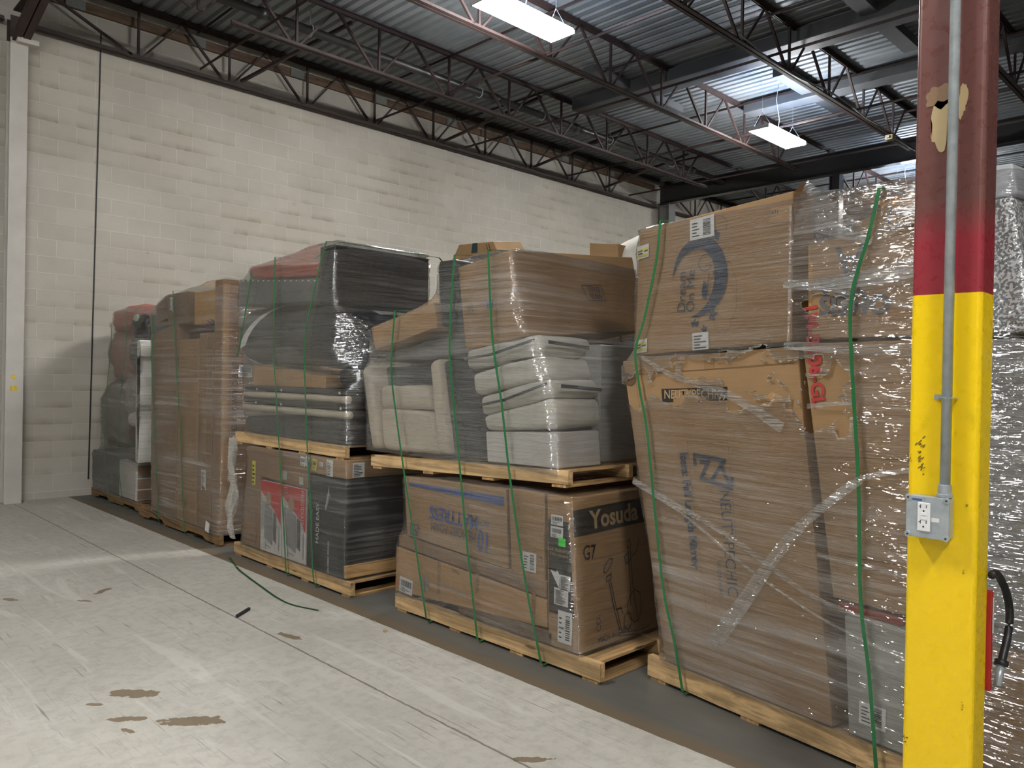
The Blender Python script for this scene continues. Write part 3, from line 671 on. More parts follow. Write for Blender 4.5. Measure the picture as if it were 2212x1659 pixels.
# ------------------------------------------------------------------ pallets
def pallet(fr, s0, s1, depth, z0, label, mats, notched=False, tilt=0.0, group='wooden pallets', face=.09, deck=True):
    """Stringers run along the face, boards run away from it. tilt = rise per metre along s."""
    mA, mX = mats
    o0 = fr.p((s0+s1)/2, z0, -depth/2)
    e = empty('wooden_pallet', o0, label, 'pallet', group)
    T = lambda s: z0+(s-s0)*tilt
    for j, dp in enumerate((0, depth/2-.02, depth-.04)):
        bm = bmesh.new(); pr = []
        if notched:
            L = s1-s0
            low = [(s0, 0), (s0+L*.14, 0), (s0+L*.17, .03), (s0+L*.33, .03), (s0+L*.36, 0), (s0+L*.62, 0), (s0+L*.65, .03), (s0+L*.82, .03), (s0+L*.85, 0), (s1, 0)]
        else: low = [(s0+(s1-s0)*i/8, 0) for i in range(9)]
        pr = [(s, T(s)+.018+h+.003*noise.noise(Vector((s*3, j, z0)))) for s, h in low]+[(s, T(s)+.018+face+.003*noise.noise(Vector((s*3, j+9, z0)))) for s, h in reversed(low)]
        A = [bm.verts.new(fr.p(s, z, -dp)) for s, z in pr]; B = [bm.verts.new(fr.p(s, z, -dp-.038)) for s, z in pr]; n = len(A)
        bm.faces.new(A); bm.faces.new(B[::-1])
        for i in range(n): bm.faces.new((A[i], A[(i+1) % n], B[(i+1) % n], B[i]))
        bmesh.ops.triangulate(bm, faces=[f for f in bm.faces if len(f.verts) > 4])
        link('stringer', bm, mA, e)
    for k in range(4):
        sA = s0+.02+(s1-s0-.14)*k/3
        bm = bmesh.new(); vs = [fr.p(s, T(s)+h, -dd) for dd in (0.004, depth) for h in (0, .016) for s in (sA, sA+.1)]
        vs = [bm.verts.new(v) for v in vs]
        for f in ((0, 1, 3, 2), (4, 6, 7, 5), (0, 4, 5, 1), (2, 3, 7, 6), (0, 2, 6, 4), (1, 5, 7, 3)): bm.faces.new([vs[i] for i in f])
        link('bottom_board', bm, mX, e)
    nb = int((s1-s0)/.22)
    for k in range(nb) if deck else ():
        sA = s0+.03+(s1-s0-.16)*k/(nb-1); h0 = .018+face-.016
        bm = bmesh.new(); vs = [bm.verts.new(fr.p(s, T(s)+h, -dd)) for dd in (.042, depth-.044) for h in (h0, h0+.015) for s in (sA, sA+.1)]
        for f in ((0, 1, 3, 2), (4, 6, 7, 5), (0, 4, 5, 1), (2, 3, 7, 6), (0, 2, 6, 4), (1, 5, 7, 3)): bm.faces.new([vs[i] for i in f])
        link('deck_board', bm, mX, e)
    return e
# ------------------------------------------------------------------ loads
def mark(): return set(o for o in C.objects if o.parent is None)
LOADS = {}
def gather(k, before): LOADS[k] = [o for o in C.objects if o.parent is None and o not in before]

# ---- load 1, beside the block wall
f1 = front(3.12); m0 = mark()
pallet(f1, -10.62, -8.80, 1.12, 0, 'worn notched wooden pallet nearest the block wall', (OW, OWX), True)
L1 = mark()
carton('cardboard_box', f1, R(10.58, 9.66, .12, .58), .95, GREY_B, 'grey carton at the pallet corner beside the block wall')
wb = carton('white_box', f1, R(9.62, 9.09, .12, .54), .9, WHITE_B, 'white carton with pinkish end at the low corner of the wall side pallet')
sd = side(3.12, 9.09)
fills(sd, [[(.02, .13), (.86, .13), (.86, .51), (.02, .51)]], K3, wb, 'brown_end_panel', .002)
for z_ in (.235, .36): sheet('white_band', sd, S4(.01, .87, z_, z_+.012), PAPER, wb, .006)
soft('dark_cushion', f1, R(9.45, 8.92, .56, .68), .8, DGREY, 'flat dark grey cushion above the white box near the wall', 'cushion', r=.03, out=-.02)
blob('bedding_bundle', (3.55, 10.15, 1.05), (.85, .85, .9), plain('grey_bedding', (.20, .19, .17), .9, bmp=.4), 'large grey bundled bedding low on the wall side pallet', 'bundle', seed=2)
blob('bedding_bundle', (3.5, 9.4, 1.25), (.72, .75, .62), plain('pale_bedding', (.34, .33, .31), .85, bmp=.4), 'pale bundled bedding in the middle of the wall side pallet', 'bundle', seed=5)
blob('bedding_bundle', (3.5, 9.25, .86), (.70, .70, .40), plain('maroon_bedding', (.12, .075, .06), .85, bmp=.4), 'brown maroon bundle just above the dark flat cushion', 'bundle', seed=9)
blob('bedding_bundle', (3.55, 9.98, 1.75), (.78, .62, .74), plain('rose_bedding', (.32, .20, .17), .9, bmp=.4), 'dusty rose bundle at the upper left of the wall side pallet', 'bundle', seed=12)
blob('bedding_bundle', (3.5, 9.38, 1.78), (.66, .5, .5), plain('teal_bedding', (.10, .125, .12), .85, bmp=.4), 'dark teal bundle under the black bag near the wall', 'bundle', seed=15)
blob('plastic_bag', (3.33, 9.2, 2.06), (.42, .42, .34), BLKP, 'shiny black bag on top of the wall side load', 'bag', seed=20)
blob('mint_pouch', (3.15, 9.22, 2.10), (.05, .16, .2), plain('mint_plastic', (.45, .62, .52), .4), 'mint green patch pouch on the black bag near the wall', 'pouch', seed=21, amp=.05)
blob('blanket', (3.6, 9.62, 2.17), (.95, 1.45, .34), PINK, 'pink red blanket draped over the top of the wall side load', 'blanket', seed=25)
bag = blob('plastic_bag', (3.2, 9.25, 1.02), (.2, .22, .16), plain('white_plastic_wrap', (.62, .6, .54), .35, bmp=.4), 'small crumpled white bag at mid height near the wall', 'bag', seed=28)
bm = bmesh.new(); pl = [(.0, .58), (.07, .57), (.08, .7), (.09, .95), (.06, 1.06), (.0, 1.1), (.0, 1.17), (.09, 1.2), (.11, 1.3), (.07, 1.38), (.10, 1.5), (.0, 1.58), (.0, 1.72), (.08, 1.73), (.1, 1.84), (.07, 1.9), (.0, 1.9), (-.02, 1.2)]
A = [bm.verts.new((3.06+.0, 8.93-s, z)) for s, z in pl]; B = [bm.verts.new((3.36, 8.90-s, z)) for s, z in pl]
bm.faces.new(A); bm.faces.new(B[::-1])
for i in range(len(pl)): bm.faces.new((A[i], A[(i+1) % len(pl)], B[(i+1) % len(pl)], B[i]))
bmesh.ops.triangulate(bm, faces=[f for f in bm.faces if len(f.verts) > 4])
tag(link('foam_sheet', bm, plain('white_foam', (.72, .72, .68), .5, bmp=.3)), 'upright white foam panel with wavy edge between the two pallets nearest the wall', 'foam panel')
gather(1, L1)

# ---- load 2, tall brown cartons
f2 = front(3.05)
pallet(f2, -8.78, -6.78, 1.12, 0, 'worn notched wooden pallet under the tall brown cartons, second from the wall', (OW, OWX), True)
L2 = mark()
cb = carton('cardboard_box', f2, R(6.96, 6.79, .12, 2.40), 1.08, K3, 'tallest narrow upright carton at the near end, second pallet from the wall')
s2 = side(3.05, 6.79)
print_text(s2, .125, 1.24, .075, 'ITEM: QUEEN BED WITH CABINET', INK, cb, rot=PI/2, sx=.75)
sticker(s2, .22, 1.58, .13, .11, cb, seed=4, bars='h', rot=-.05)
fills(s2, [[(.01, .14), (.06, .14), (.06, 2.36), (.01, 2.36)]], K1, cb, 'edge_tape', .002)
carton('cardboard_box', f2, Q((8.50, 1.95), (7.80, 2.05), (7.78, .12), (8.40, .12)), 1.05, K3, 'tall grey brown carton at the left of the tall brown load')
bx2 = carton('cardboard_box', f2, R(7.76, 7.30, .12, 1.88), 1.05, K1, 'tall mid brown carton in the middle of the tall brown load')
cc = carton('cardboard_box', f2, R(7.28, 6.98, .12, 1.93), 1.05, K3, 'tall reddish brown carton beside the narrow upright carton')
sticker(f2, -7.135, .565, .10, .19, cc, seed=6, bars='t', rot=.03); sheet('packing_tape', f2, S4(-7.16, -7.10, .7, 1.9), TAPE, cc, .002)
cu = carton('cardboard_box', f2, R(8.06, 7.56, 2.03, 2.34), .8, K5, 'small brown carton with white label on top of the tall brown load')
sticker(f2, -8.02+.05, 2.24, .07, .13, cu, bars='t', seed=3); sticker(f2, -7.92, 2.19, .05, .06, cu, bars='t', seed=8)
carton('cardboard_box', Frame((3.1, 0, 0), (0, -1, 0), (-1, 0, 0)), R(7.53, 6.99, 2.02, 2.33), .75, K4, 'orange brown carton on top, beside the tallest narrow carton')  # separate brighter carton in place of the dark carton's lit end face
carton('cardboard_box', f2, Q((8.38, 2.24), (8.10, 2.34), (8.09, 2.10), (8.36, 2.06)), .5, K5, 'small open carton with torn flap at top left of the tall brown load')
carton('cardboard_box', f2, Q((8.53, 2.18), (8.40, 2.16), (8.42, 1.97), (8.5, 1.97)), .5, GREY_B, 'little grey carton at the top left edge of the tall brown load')
e = empty('cable_bundle', (3.2, 7.1, 1.95), 'black cable bundle with red tie lying on the cartons by the narrow upright carton', 'cable bundle')
bm = bmesh.new()
for k in range(9):
    a0 = random.random()*6; tube_bm(bm, [(3.15+.09*math.cos(a0+t*.5)*(1+.2*math.sin(t)), 7.12+.10*math.sin(a0+t*.5), 1.965+.01*k+.01*math.sin(t*2+k)) for t in range(12)], .006, 5)
link('cable_loops', bm, RUBBER, e, smooth=True); tube('red_tie', [(3.06, 7.16, 1.97), (3.05, 7.12, 2.02), (3.06, 7.08, 1.99), (3.08, 7.1, 1.96)], .006, RED, e)
gather(2, L2)
bm = bmesh.new()
for s0_, z_, w_, h_, k_ in ((-6.98, .13, .10, .09, 1), (-6.93, .14, .08, .06, 2)):
    A = [bm.verts.new((3.02-.02*k_, -(s0_+dx*w_), z_+dz*h_+.02*noise.noise(Vector((dx*3, dz*3, k_))))) for dx, dz in ((0, 0), (.9, -.2), (1, .9), (.2, 1))]; bm.faces.new(A)
tag(link('paper_scrap', bm, PAPER), 'crumpled white paper scrap stuck at the bottom of the tall brown load', 'paper scrap')

# ---- load 3: appliance cartons below, black and grey furniture above
f3 = front(3.03)
pallet(f3, -6.45, -4.64, 1.12, 0, 'pine pallet under the red and white appliance cartons', (SW, SWX))
e = box('timber_beam', 3.03, 4.14, 4.70, 4.74, .125, .215, SWX, bevel=.003); tag(e, 'pine board on edge across the near end of the appliance pallet', 'timber')
L3 = mark()
c = carton('cardboard_box', f3, Q((6.24, .72), (5.99, .72), (6.00, .12), (6.31, .12)), 1.0, K3, 'plain brown carton at the left of the appliance pallet, bottom layer')
sheet('packing_tape', f3, S4(-6.06, -6.04, .14, .70), TAPE, c, .004)
def fridge(y0, y1, lab, sd_):
    c = carton('appliance_box', f3, R(y0, y1, .12, .69), .9, WHITE_B, lab)
    w = y0-y1; X = lambda u: -y0+u*w; Z = lambda v: .12+.57*v
    fills(f3, [[(X(.0), Z(1)), (X(1), Z(1)), (X(1), Z(.42)), (X(.78), Z(.58)), (X(.45), Z(.72)), (X(.25), Z(.78)), (X(0), Z(.86))]], RED, c, 'red_panel', .003)
    # printed appliance picture
    fills(f3, [[(X(.22), Z(.70)), (X(.62), Z(.62)), (X(.62), Z(.12)), (X(.22), Z(.20))]], plain('silver_print', (.30, .30, .30), .5), c, 'printed_picture', .004)
    fills(f3, [[(X(.66), Z(.60)), (X(.80), Z(.57)), (X(.80), Z(.16)), (X(.66), Z(.2))]], plain('dark_grey_print', (.13, .13, .14), .5), c, 'printed_picture', .004)
    fills(f3, [[(X(.25+.17+.13*math.cos(a)), Z(.76+.10*math.sin(a))) for a in [i*PI/8 for i in range(16)]]], plain('tan_print', (.38, .27, .18), .6), c, 'printed_picture', .005)
    lines(f3, [[(X(.1), Z(.72)), (X(.1), Z(.3))], [(X(.16), Z(.7)), (X(.16), Z(.3))], [(X(.9), Z(.40)), (X(.9), Z(.08))], [(X(.94), Z(.40)), (X(.94), Z(.08))], [(X(.3), Z(.1)), (X(.55), Z(.08))], [(X(.3), Z(.16)), (X(.3), Z(.04))]], .006, GRY, c)
    return c
fa = fridge(5.98, 5.64, 'left red and white appliance carton behind the film, on pallet', 1)
fb = fridge(5.625, 5.26, 'right red and white appliance carton beside the black carton', 2)
print_text(f3, -5.305, .53, .062, 'FRIGIDAIRE', WHITEINK, fb, rot=-PI/2, sx=.95, out=.006)
print_text(f3, -5.56, .655, .035, '+', WHITEINK, fb, out=.006); lines(f3, [[(-5.585, .635), (-5.535, .635), (-5.535, .675), (-5.585, .675), (-5.585, .635)]], .004, WHITEINK, fb, out=.006)
print_text(f3, -5.945, .50, .034, 'CLEAN', GRY, fa, rot=PI/2, out=.006); print_text(f3, -5.59, .44, .03, 'CLEAN', GRY, fb, rot=PI/2, out=.006)
bb = carton('black_box', f3, R(5.24, 4.72, .12, .815), 1.05, BLACK_B, 'large black carton at the near corner of the appliance pallet')
print_text(f3, -5.085, .47, .058, 'MADE EASY.', WHITEINK, bb, rot=PI/2, sx=1.0, off=.0008); print_text(f3, -5.165, .48, .03, 'FURNITURE', GRY, bb, rot=PI/2)
print_text(f3, -4.93, .24, .032, 'DELIVERED COOLER', WHITEINK, bb, rot=PI/2, sx=.8, off=.0005)
fills(f3, [[(-4.985, .60), (-4.935, .755), (-4.93, .70), (-4.905, .66), (-4.90, .55), (-4.925, .53), (-4.945, .63), (-4.975, .57)]], plain('silver_logo', (.33, .33, .34), .5), bb, 'printed_logo', .004)
b1 = carton('cardboard_box', f3, Q((6.23, .955), (5.22, .955), (5.22, .70), (6.24, .72)), 1.0, K3, 'wide flat brown carton lying across the appliance cartons')
sticker(f3, -6.10, .735, .06, .20, b1, mat=YEL_L, bars='t', dens=5, seed=11)
sheet('shipping_label', f3, S4(-5.62, -5.55, .73, .80), plain('pale_green_label', (.42, .5, .42), .5), b1, .004); sheet('shipping_label', f3, S4(-5.36, -5.30, .72, .78), plain('pale_label', (.5, .5, .42), .5), b1, .004)
b2 = carton('cardboard_box', f3, R(5.40, 4.72, .83, .955), 1.06, K1, 'slim brown carton with five small labels on top of the black carton') if False else carton('cardboard_box', f3, R(5.21, 4.72, .825, .955), 1.06, K1, 'slim brown carton with several small labels on top of the black carton')
sticker(f3, -5.31, .90, .07, .07, b1, seed=12, rot=-.1); sticker(f3, -5.245, .905, .05, .075, b1, seed=13, rot=-.25, bars='v')
sticker(f3, -5.145, .89, .065, .085, b2, mat=YEL_L, seed=14, rot=-.1, bars='h'); sticker(f3, -5.05, .90, .05, .035, b2, seed=15, bars='t', dens=4); sticker(f3, -4.93, .885, .085, .12, b2, seed=16, bars='t', dens=9)
s3 = side(3.03, 4.72); sticker(s3, .10, .885, .10, .105, b2, seed=17, bars='t', dens=8)
gather(30, L3)
pallet(f3, -6.46, -4.74, 1.10, .955, 'upper pine pallet halfway up the appliance stack', (SW, SWX), face=.085)
L3 = mark()
bed = 1.062
soft('seat_cushion', f3, R(6.30, 5.3, bed, 1.20), .9, BLKF, 'black cushion on the upper pallet, left, under the cream rails', 'cushion', r=.04)
soft('seat_cushion', f3, R(5.28, 4.72, bed, 1.22), .95, BLKF, 'black cushion on the upper pallet, right, under the cream rails', 'cushion', r=.05)
for zc, y0, y1, l in ((1.275, 6.35, 4.72, 'lower cream padded bed rail in the black furniture stack'), (1.385, 6.33, 4.74, 'upper cream padded bed rail in the black furniture stack')):
    e = empty('padded_rail', (3.06, (y0+y1)/2, zc-.03), l, 'bed rail', 'cream padded rails')
    pts = [(3.06+.006*math.sin(i), y0+(y1-y0)*i/24, zc+.006*noise.noise(Vector((i*.5, zc, 0)))) for i in range(25)]
    tube('padded_bar', pts, .028, CREAM, e, n=12)
    for u in (.16, .42, .95):
        o_ = bmesh.new(); yy = y0+(y1-y0)*u; tube_bm(o_, [(3.035, yy, zc+.045), (3.025, yy, zc+.045)], .010, 10); link('white_button', o_, PAPER, e)
    b_ = bmesh.new(); bx(b_, 3.075, 3.98, y1, y0, zc-.024, zc+.024); link('black_panel', b_, BLKF, e, bevel=.01)
soft('furniture_panel', f3, R(6.33, 4.74, 1.315, 1.352), .9, BLKP, 'thin black panel between the two cream rails', 'panel', r=.012, puff=.003)
soft('furniture_panel', f3, R(6.30, 4.75, 1.418, 1.455), .9, BLKF, 'thin black panel above the upper cream rail', 'panel', r=.012, puff=.003)
carton('cardboard_flat', f3, Q((6.14, 1.63), (5.01, 1.54), (5.02, 1.46), (6.16, 1.46)), .7, K2, 'pale folded cardboard flat under the big grey roll')
blob('plastic_bag', (3.35, 4.86, 1.54), (.5, .34, .22), BLKP, 'black plastic bag squeezed between the roll and the armchair', 'bag', seed=31)
# roll with spiral section
bm = bmesh.new(); n_ = 150; turns = 4.2; prof = []
for i in range(n_+1):
    a = i/n_*turns*2*PI; r = .285-.235*i/n_*1.0; prof.append((r, a))
for side_y, store in ((6.50, []), (4.93, [])): pass
Y0, Y1 = 6.49, 4.96; cxr, czr = 3.34, 1.86
rows = []
for j in range(9):
    u = j/8; yy = Y0+(Y1-Y0)*u; row = []
    for (r, a) in prof:
        rr = r*(1+.03*noise.noise(Vector((math.cos(a)*1.5, math.sin(a)*1.5, yy*2)))); sag = .93 if True else 1
        row.append(bm.verts.new((cxr+rr*math.cos(a+1.2)*1.08, yy+.02*math.sin(a*3+j), czr+.02-u*.03+rr*math.sin(a+1.2)*sag)))
    rows.append(row)
for a, b in zip(rows, rows[1:]):
    for k in range(n_): bm.faces.new((a[k], a[k+1], b[k+1], b[k]))
bmesh.ops.solidify(bm, geom=bm.faces[:], thickness=.02)
roll = link('mattress_roll', bm, GREYFOAM, None, smooth=True); tag(roll, 'big grey rolled mattress lying across the furniture stack', 'mattress roll')
# curved white label on the roll
bm = bmesh.new(); la = []
for i in range(11):
    a = 2.1+i*.125; y_a = 5.93+.42*(i/10)**.8; la.append((bm.verts.new((cxr+.315*math.cos(a), y_a-.05, czr+.305*math.sin(a))), bm.verts.new((cxr+.315*math.cos(a+.1), y_a+.08, czr+.305*math.sin(a+.1)))))
for a, b in zip(la, la[1:]): bm.faces.new((a[0], b[0], b[1], a[1]))
link('white_label', bm, PAPER, roll)
bm = bmesh.new(); bm.faces.new([bm.verts.new(p) for p in ((3.035, 6.40, 1.84), (3.033, 6.37, 1.84), (3.037, 6.37, 1.76), (3.037, 6.40, 1.77))]); link('orange_sticker', bm, plain('orange_label', (.7, .2, .05), .5), roll)
blob('plastic_bag', (3.62, 4.98, 1.80), (.85, .5, .42), BLKP, 'black plastic wrapped bundle at the near end of the grey roll', 'bag', seed=33, amp=.2)
c = carton('grey_box', f3, Q((6.42, 2.36), (5.12, 2.27), (5.14, 2.10), (6.44, 2.14)), .8, GREYFOAM, 'grey felt covered box on top of the grey roll')
lines(f3, [[(-6.36+i*.09, 2.345-.0062*i*1.1), (-6.36+i*.09+.02, 2.345-.0062*i*1.1)] for i in range(14)], .008, PAPER, c, 'stitched_edge', .005)
soft('plastic_bag', f3, Q((6.28, 2.455), (5.18, 2.37), (5.16, 2.30), (6.30, 2.37)), .6, REDBAG, 'flat red plastic bag on top of the grey box', 'bag', r=.03, puff=.03, out=-.02, seed=7)
c = carton('black_box', f3, Q((5.12, 2.50), (4.92, 2.50), (4.92, 2.05), (5.12, 2.08)), .86, BLACK_B, 'glossy black carton at the top near corner of the furniture stack', shift=(0, 0))
carton('black_box', Frame((3.35, 0, 0), (0, -1, 0), (-1, 0, 0)), R(5.75, 5.14, 2.30, 2.47), .5, BLACK_B, 'black carton hidden behind the red bag')
gather(31, L3); LOADS[3] = LOADS[30]+LOADS[31]

# ---- load 4: mattress carton below, sofa parts above
f4 = front(3.12)
pallet(f4, -4.24, -2.49, 1.12, 0, 'pine pallet under the mattress carton and exercise bike carton', (SW, SWX))
L4 = mark()
c = carton('cardboard_box', f4, Q((4.24, .42), (2.87, .355), (2.86, .205), (4.24, .125)), .5, K2, 'long light brown carton sagging along the front of its pallet')
sticker(f4, -4.12, .182, .14, .10, c, seed=21, bars='h', rot=-.07); sheet('orange_sticker', f4, [(-4.235, .205), (-4.215, .20), (-4.205, .155), (-4.225, .16)], plain('orange_label', (.7, .2, .05), .5), c, .004)
for s_ in (-3.80, -3.44, -2.98): sheet('packing_tape', f4, [(s_, .40), (s_+.03, .398), (s_+.03, .20), (s_, .20)], TAPE, c, .002)
for a in range(4):
    cx_, cz_ = -3.92+.028*math.cos(a*PI/2+.78), .235+.028*math.sin(a*PI/2+.78)
    fills(f4, [[(cx_+.017*math.cos(t_*PI/6), cz_+.022*math.sin(t_*PI/6)) for t_ in range(12)]], GRY, c, 'printed_logo', .004)
print_text(f4, -3.66, .255, .042, 'Max. Load Foam', GRY, c, rot=-.05)
print_text(f4, -3.63, .375, .03, 'cuisine', INK, c, rot=-.35, shear=.3, name='handwriting')
carton('cardboard_box', f4, Q((3.60, .20), (2.82, .19), (2.82, .12), (3.60, .12)), .5, K5, 'dark low carton squeezed under the long light brown carton', dent=.001)
carton('cardboard_box', Frame((3.66, 0, 0), (0, -1, 0), (-1, 0, 0)), R(4.2, 2.9, .12, .40), .5, K1, 'brown carton behind the long light brown carton')
c = carton('cardboard_box', f4, Q((4.21, .505), (2.87, .455), (2.87, .365), (4.21, .43)), 1.0, K3, 'thin grey brown carton between the long carton and the mattress carton')
print_text(f4, -3.05, .41, .035, 'Lounge Sofa', GRY, c, rot=PI-.03)
mt = carton('cardboard_box', f4, Q((4.17, .90), (3.20, .92), (3.17, .465), (4.12, .515)), 1.0, K1, 'mattress carton with upside down blue lettering', dent=.004)
print_text(f4, -3.655, .70, .115, 'MATTRESS', BLUEINK, mt, rot=PI-.02, sx=.86, off=.003, out=.006)
print_text(f4, -3.655, .615, .082, 'MEMORY FOAM', plain('slate_ink', (.10, .12, .17), .7), mt, rot=PI-.02, sx=.74, out=.006)
print_text(f4, -3.375, .60, .18, '10', BLUEINK, mt, rot=PI-.02, sx=.62, off=.004, out=.006); print_text(f4, -3.375, .70, .052, 'INCH', BLUEINK, mt, rot=PI-.02, sx=.75, out=.006)
fills(f4, [[(-4.10, .865), (-3.21, .875), (-3.21, .825), (-4.10, .845)]], BLUEINK, mt, 'printed_stripe', .005)
lines(f4, [[(-4.08, .53), (-4.08, .60), (-4.0, .60), (-4.0, .53), (-4.08, .53)], [(-4.06, .53), (-4.06, .56), (-4.02, .56), (-4.02, .53)]], .006, BLUEINK, mt, out=.006)
c = carton('cardboard_box', f4, Q((3.18, .93), (2.90, .93), (2.885, .425), (3.145, .46)), 1.0, K1, 'plain brown upright carton between the mattress and bike cartons')
sticker(f4, -3.00, .54, .105, .105, c, seed=24, bars='v'); print_text(f4, -3.04, .62, .018, 'FRAGILE   HANDLE', KINK, c)
lines(f4, [[(-2.925, .575), (-2.912, .582), (-2.905, .575), (-2.905, .56)]], .003, INK, c)
yb = carton('cardboard_box', f4, Q((2.88, .93), (2.70, .93), (2.63, .12), (2.85, .12)), .95, K1, 'exercise bike carton with a dark band and bike drawing', dent=.002)
# its end face is tilted slightly; frame follows it
sy = Frame((3.12, 2.665, 0), (1, 0, 0), (0, -1, 0))
def ey(z): return 2.70-(0.93-z)/.81*.07
class SideT(Frame):
    def p(s, a, z, out=0.0): return Vector((3.12+a, ey(z)-out, z))
st = SideT((0, 0, 0), (1, 0, 0), (0, -1, 0))
fills(st, [[(.0, .865), (.94, .885), (.94, .745), (.0, .725)]], plain('dark_print', (.028, .026, .022), .7), yb, 'printed_band', .003)
print_text(st, .345, .80, .135, 'Yosuda', KINK, yb, rot=.02, sx=1.05, off=.004, out=.006)
print_text(st, .115, .63, .11, 'G7', INK, yb, rot=-.05, sx=.8, name='handwriting', out=.005)
bk = lambda u, v: (.24+u*.42, .14+v*.52)
bike = [[(.0, .70), (.12, .76), (.17, .83), (.10, .84), (.0, .78), (-.03, .72), (.0, .70)], [(.02, .66), (.12, .68), (.12, .63), (.02, .61), (.02, .66)],
        [(.06, .62), (.16, .28), (.24, .08)], [(.10, .62), (.20, .30), (.28, .08)], [(.55, .9), (.56, .7), (.57, .5), (.60, .32), (.66, .1)], [(.50, .88), (.51, .72), (.52, .5), (.50, .3)],
        [(.50, .98), (.55, 1.0), (.57, .93), (.50, .90), (.50, .98)], [(.57, .80), (.70, .86), (.76, .98)], [(.55, .78), (.44, .74), (.42, .82), (.52, .86)],
        [(.72, .40), (.74, .30), (.72, .2), (.66, .12), (.58, .1), (.50, .14), (.44, .22), (.44, .32), (.5, .4), (.6, .45), (.72, .40)], [(.34, .12), (.36, .2), (.44, .24), (.5, .2), (.5, .1), (.44, .05), (.36, .06), (.34, .12)],
        [(.2, .05), (.7, .0), (.9, .02)], [(.2, .02), (.72, -.04)], [(.18, .3), (.3, .3), (.32, .24)]]
lines(st, [[bk(*p) for p in s_] for s_ in bike], .0045, INK, yb, 'printed_bike_drawing', .005)
print_text(st, .30, .165, .05, 'MADE IN CHINA', INK, yb, rot=.06, sx=.8, out=.005); print_text(st, .165, .25, .05, 'CO.', INK, yb, rot=PI/2, out=.005)
fills(f4, [[(-2.865, .80), (-2.715, .80), (-2.665, .30), (-2.845, .30)]], plain('dark_print', (.028, .026, .022), .7), yb, 'printed_band', .003)
sticker(f4, -2.80, .80, .085, .055, yb, seed=31); sticker(f4, -2.80, .735, .09, .06, yb, seed=32); sheet('green_label', f4, S4(-2.785, -2.735, .665, .71), GRN_L, yb, .006)
print_text(f4, -2.78, .64, .022, 'REAR TRANSPORT', KINK, yb, out=.006); print_text(f4, -2.78, .615, .02, 'EXERCISE BIKE', KINK, yb, out=.006)
fills(f4, [[(-2.84, .53), (-2.80, .52), (-2.79, .535), (-2.77, .51), (-2.775, .44)]], PAPER, yb, 'torn_paper', .006); sticker(f4, -2.735, .475, .075, .08, yb, seed=33, bars='t')
sticker(f4, -2.76, .395, .10, .09, yb, seed=34, bars='t'); sticker(f4, -2.73, .24, .10, .17, yb, seed=35, bars='v')
gather(40, L4)
pallet(f4, -4.55, -2.73, 1.10, .915, 'upper pine pallet carrying the cream sofa and pale cushions', (SW, SWX), face=.075, tilt=.035)
L4 = mark()
zp = lambda y: 1.018+(4.55-y)*.035
e = empty('sofa_section', (3.3, 4.1, 1.03), 'cream upholstered sofa section standing on end on the upper pallet', 'sofa')
soft('arm_panel', f4, Q((4.69, 1.60), (4.60, 1.64), (4.46, 1.06), (4.55, 1.05)), .42, CREAM, parent=e, r=.03, puff=.008)
soft('back_cushion', f4, Q((4.52, 1.49), (3.98, 1.49), (3.93, 1.34), (4.49, 1.335)), .25, CREAM, parent=e, r=.04, puff=.02, out=-.03, seed=3)
soft('seat_cushion', f4, Q((4.49, 1.33), (3.93, 1.33), (3.84, 1.07), (4.44, 1.06)), .25, CREAM, parent=e, r=.035, puff=.015, out=-.03, seed=5)
soft('inner_panel', f4, Q((4.58, 1.62), (3.92, 1.64), (3.82, 1.07), (4.46, 1.06)), .25, DGREY, parent=e, r=.02, puff=.003, out=-.13)
soft('arm_rest', f4, Q((3.93, 1.64), (3.85, 1.68), (3.70, 1.08), (3.84, 1.08)), .5, CREAM, parent=e, r=.035, puff=.008, out=.0)
soft('upholstered_slab', f4, Q((3.84, 1.66), (3.56, 1.66), (3.40, 1.075), (3.72, 1.075)), .5, DGREY, 'dark grey upholstered sofa back beside the cream arm', 'sofa back', r=.03, puff=.008, out=-.04)
c = carton('white_box', f4, Q((3.38, 1.24), (2.82, 1.27), (2.80, 1.075), (3.36, 1.065)), .36, WHITE_B, 'white carton at the near end of the upper pallet under the cushions')
carton('white_box', Frame((3.5, 0, 0), (0, -1, 0), (-1, 0, 0)), R(3.3, 2.83, 1.085, 1.76), .5, plain('pale_grey_card', (.33, .34, .33), .8), 'tall pale grey carton behind the stacked cushions')
c2 = carton('white_box', Frame((4.02, 0, 0), (0, -1, 0), (-1, 0, 0)), R(3.3, 2.85, 1.085, 1.80), .3, plain('mid_grey_card', (.22, .23, .23), .8), 'grey carton at the back near corner of the upper pallet')
sticker(side(3.5, 2.83), .33, 1.58, .17, .16, bpy.data.objects['white_box.001'] if 'white_box.001' in bpy.data.objects else c, bars='t', seed=41)
cus = [((3.57, 1.725), (2.98, 1.80), (2.95, 1.70), (3.56, 1.61), 'topmost pale cushion with dark gusset in the cushion stack', True), ((3.51, 1.575), (2.95, 1.68), (2.90, 1.56), (3.48, 1.455), 'second pale cushion from the top of the cushion stack', False),
       ((3.45, 1.445), (2.88, 1.56), (2.85, 1.46), (3.42, 1.335), 'third pale cushion from the top of the stack, with dark gusset', True), ((3.42, 1.33), (2.86, 1.44), (2.84, 1.295), (3.39, 1.24), 'lowest pale cushion resting on the white carton', False)]
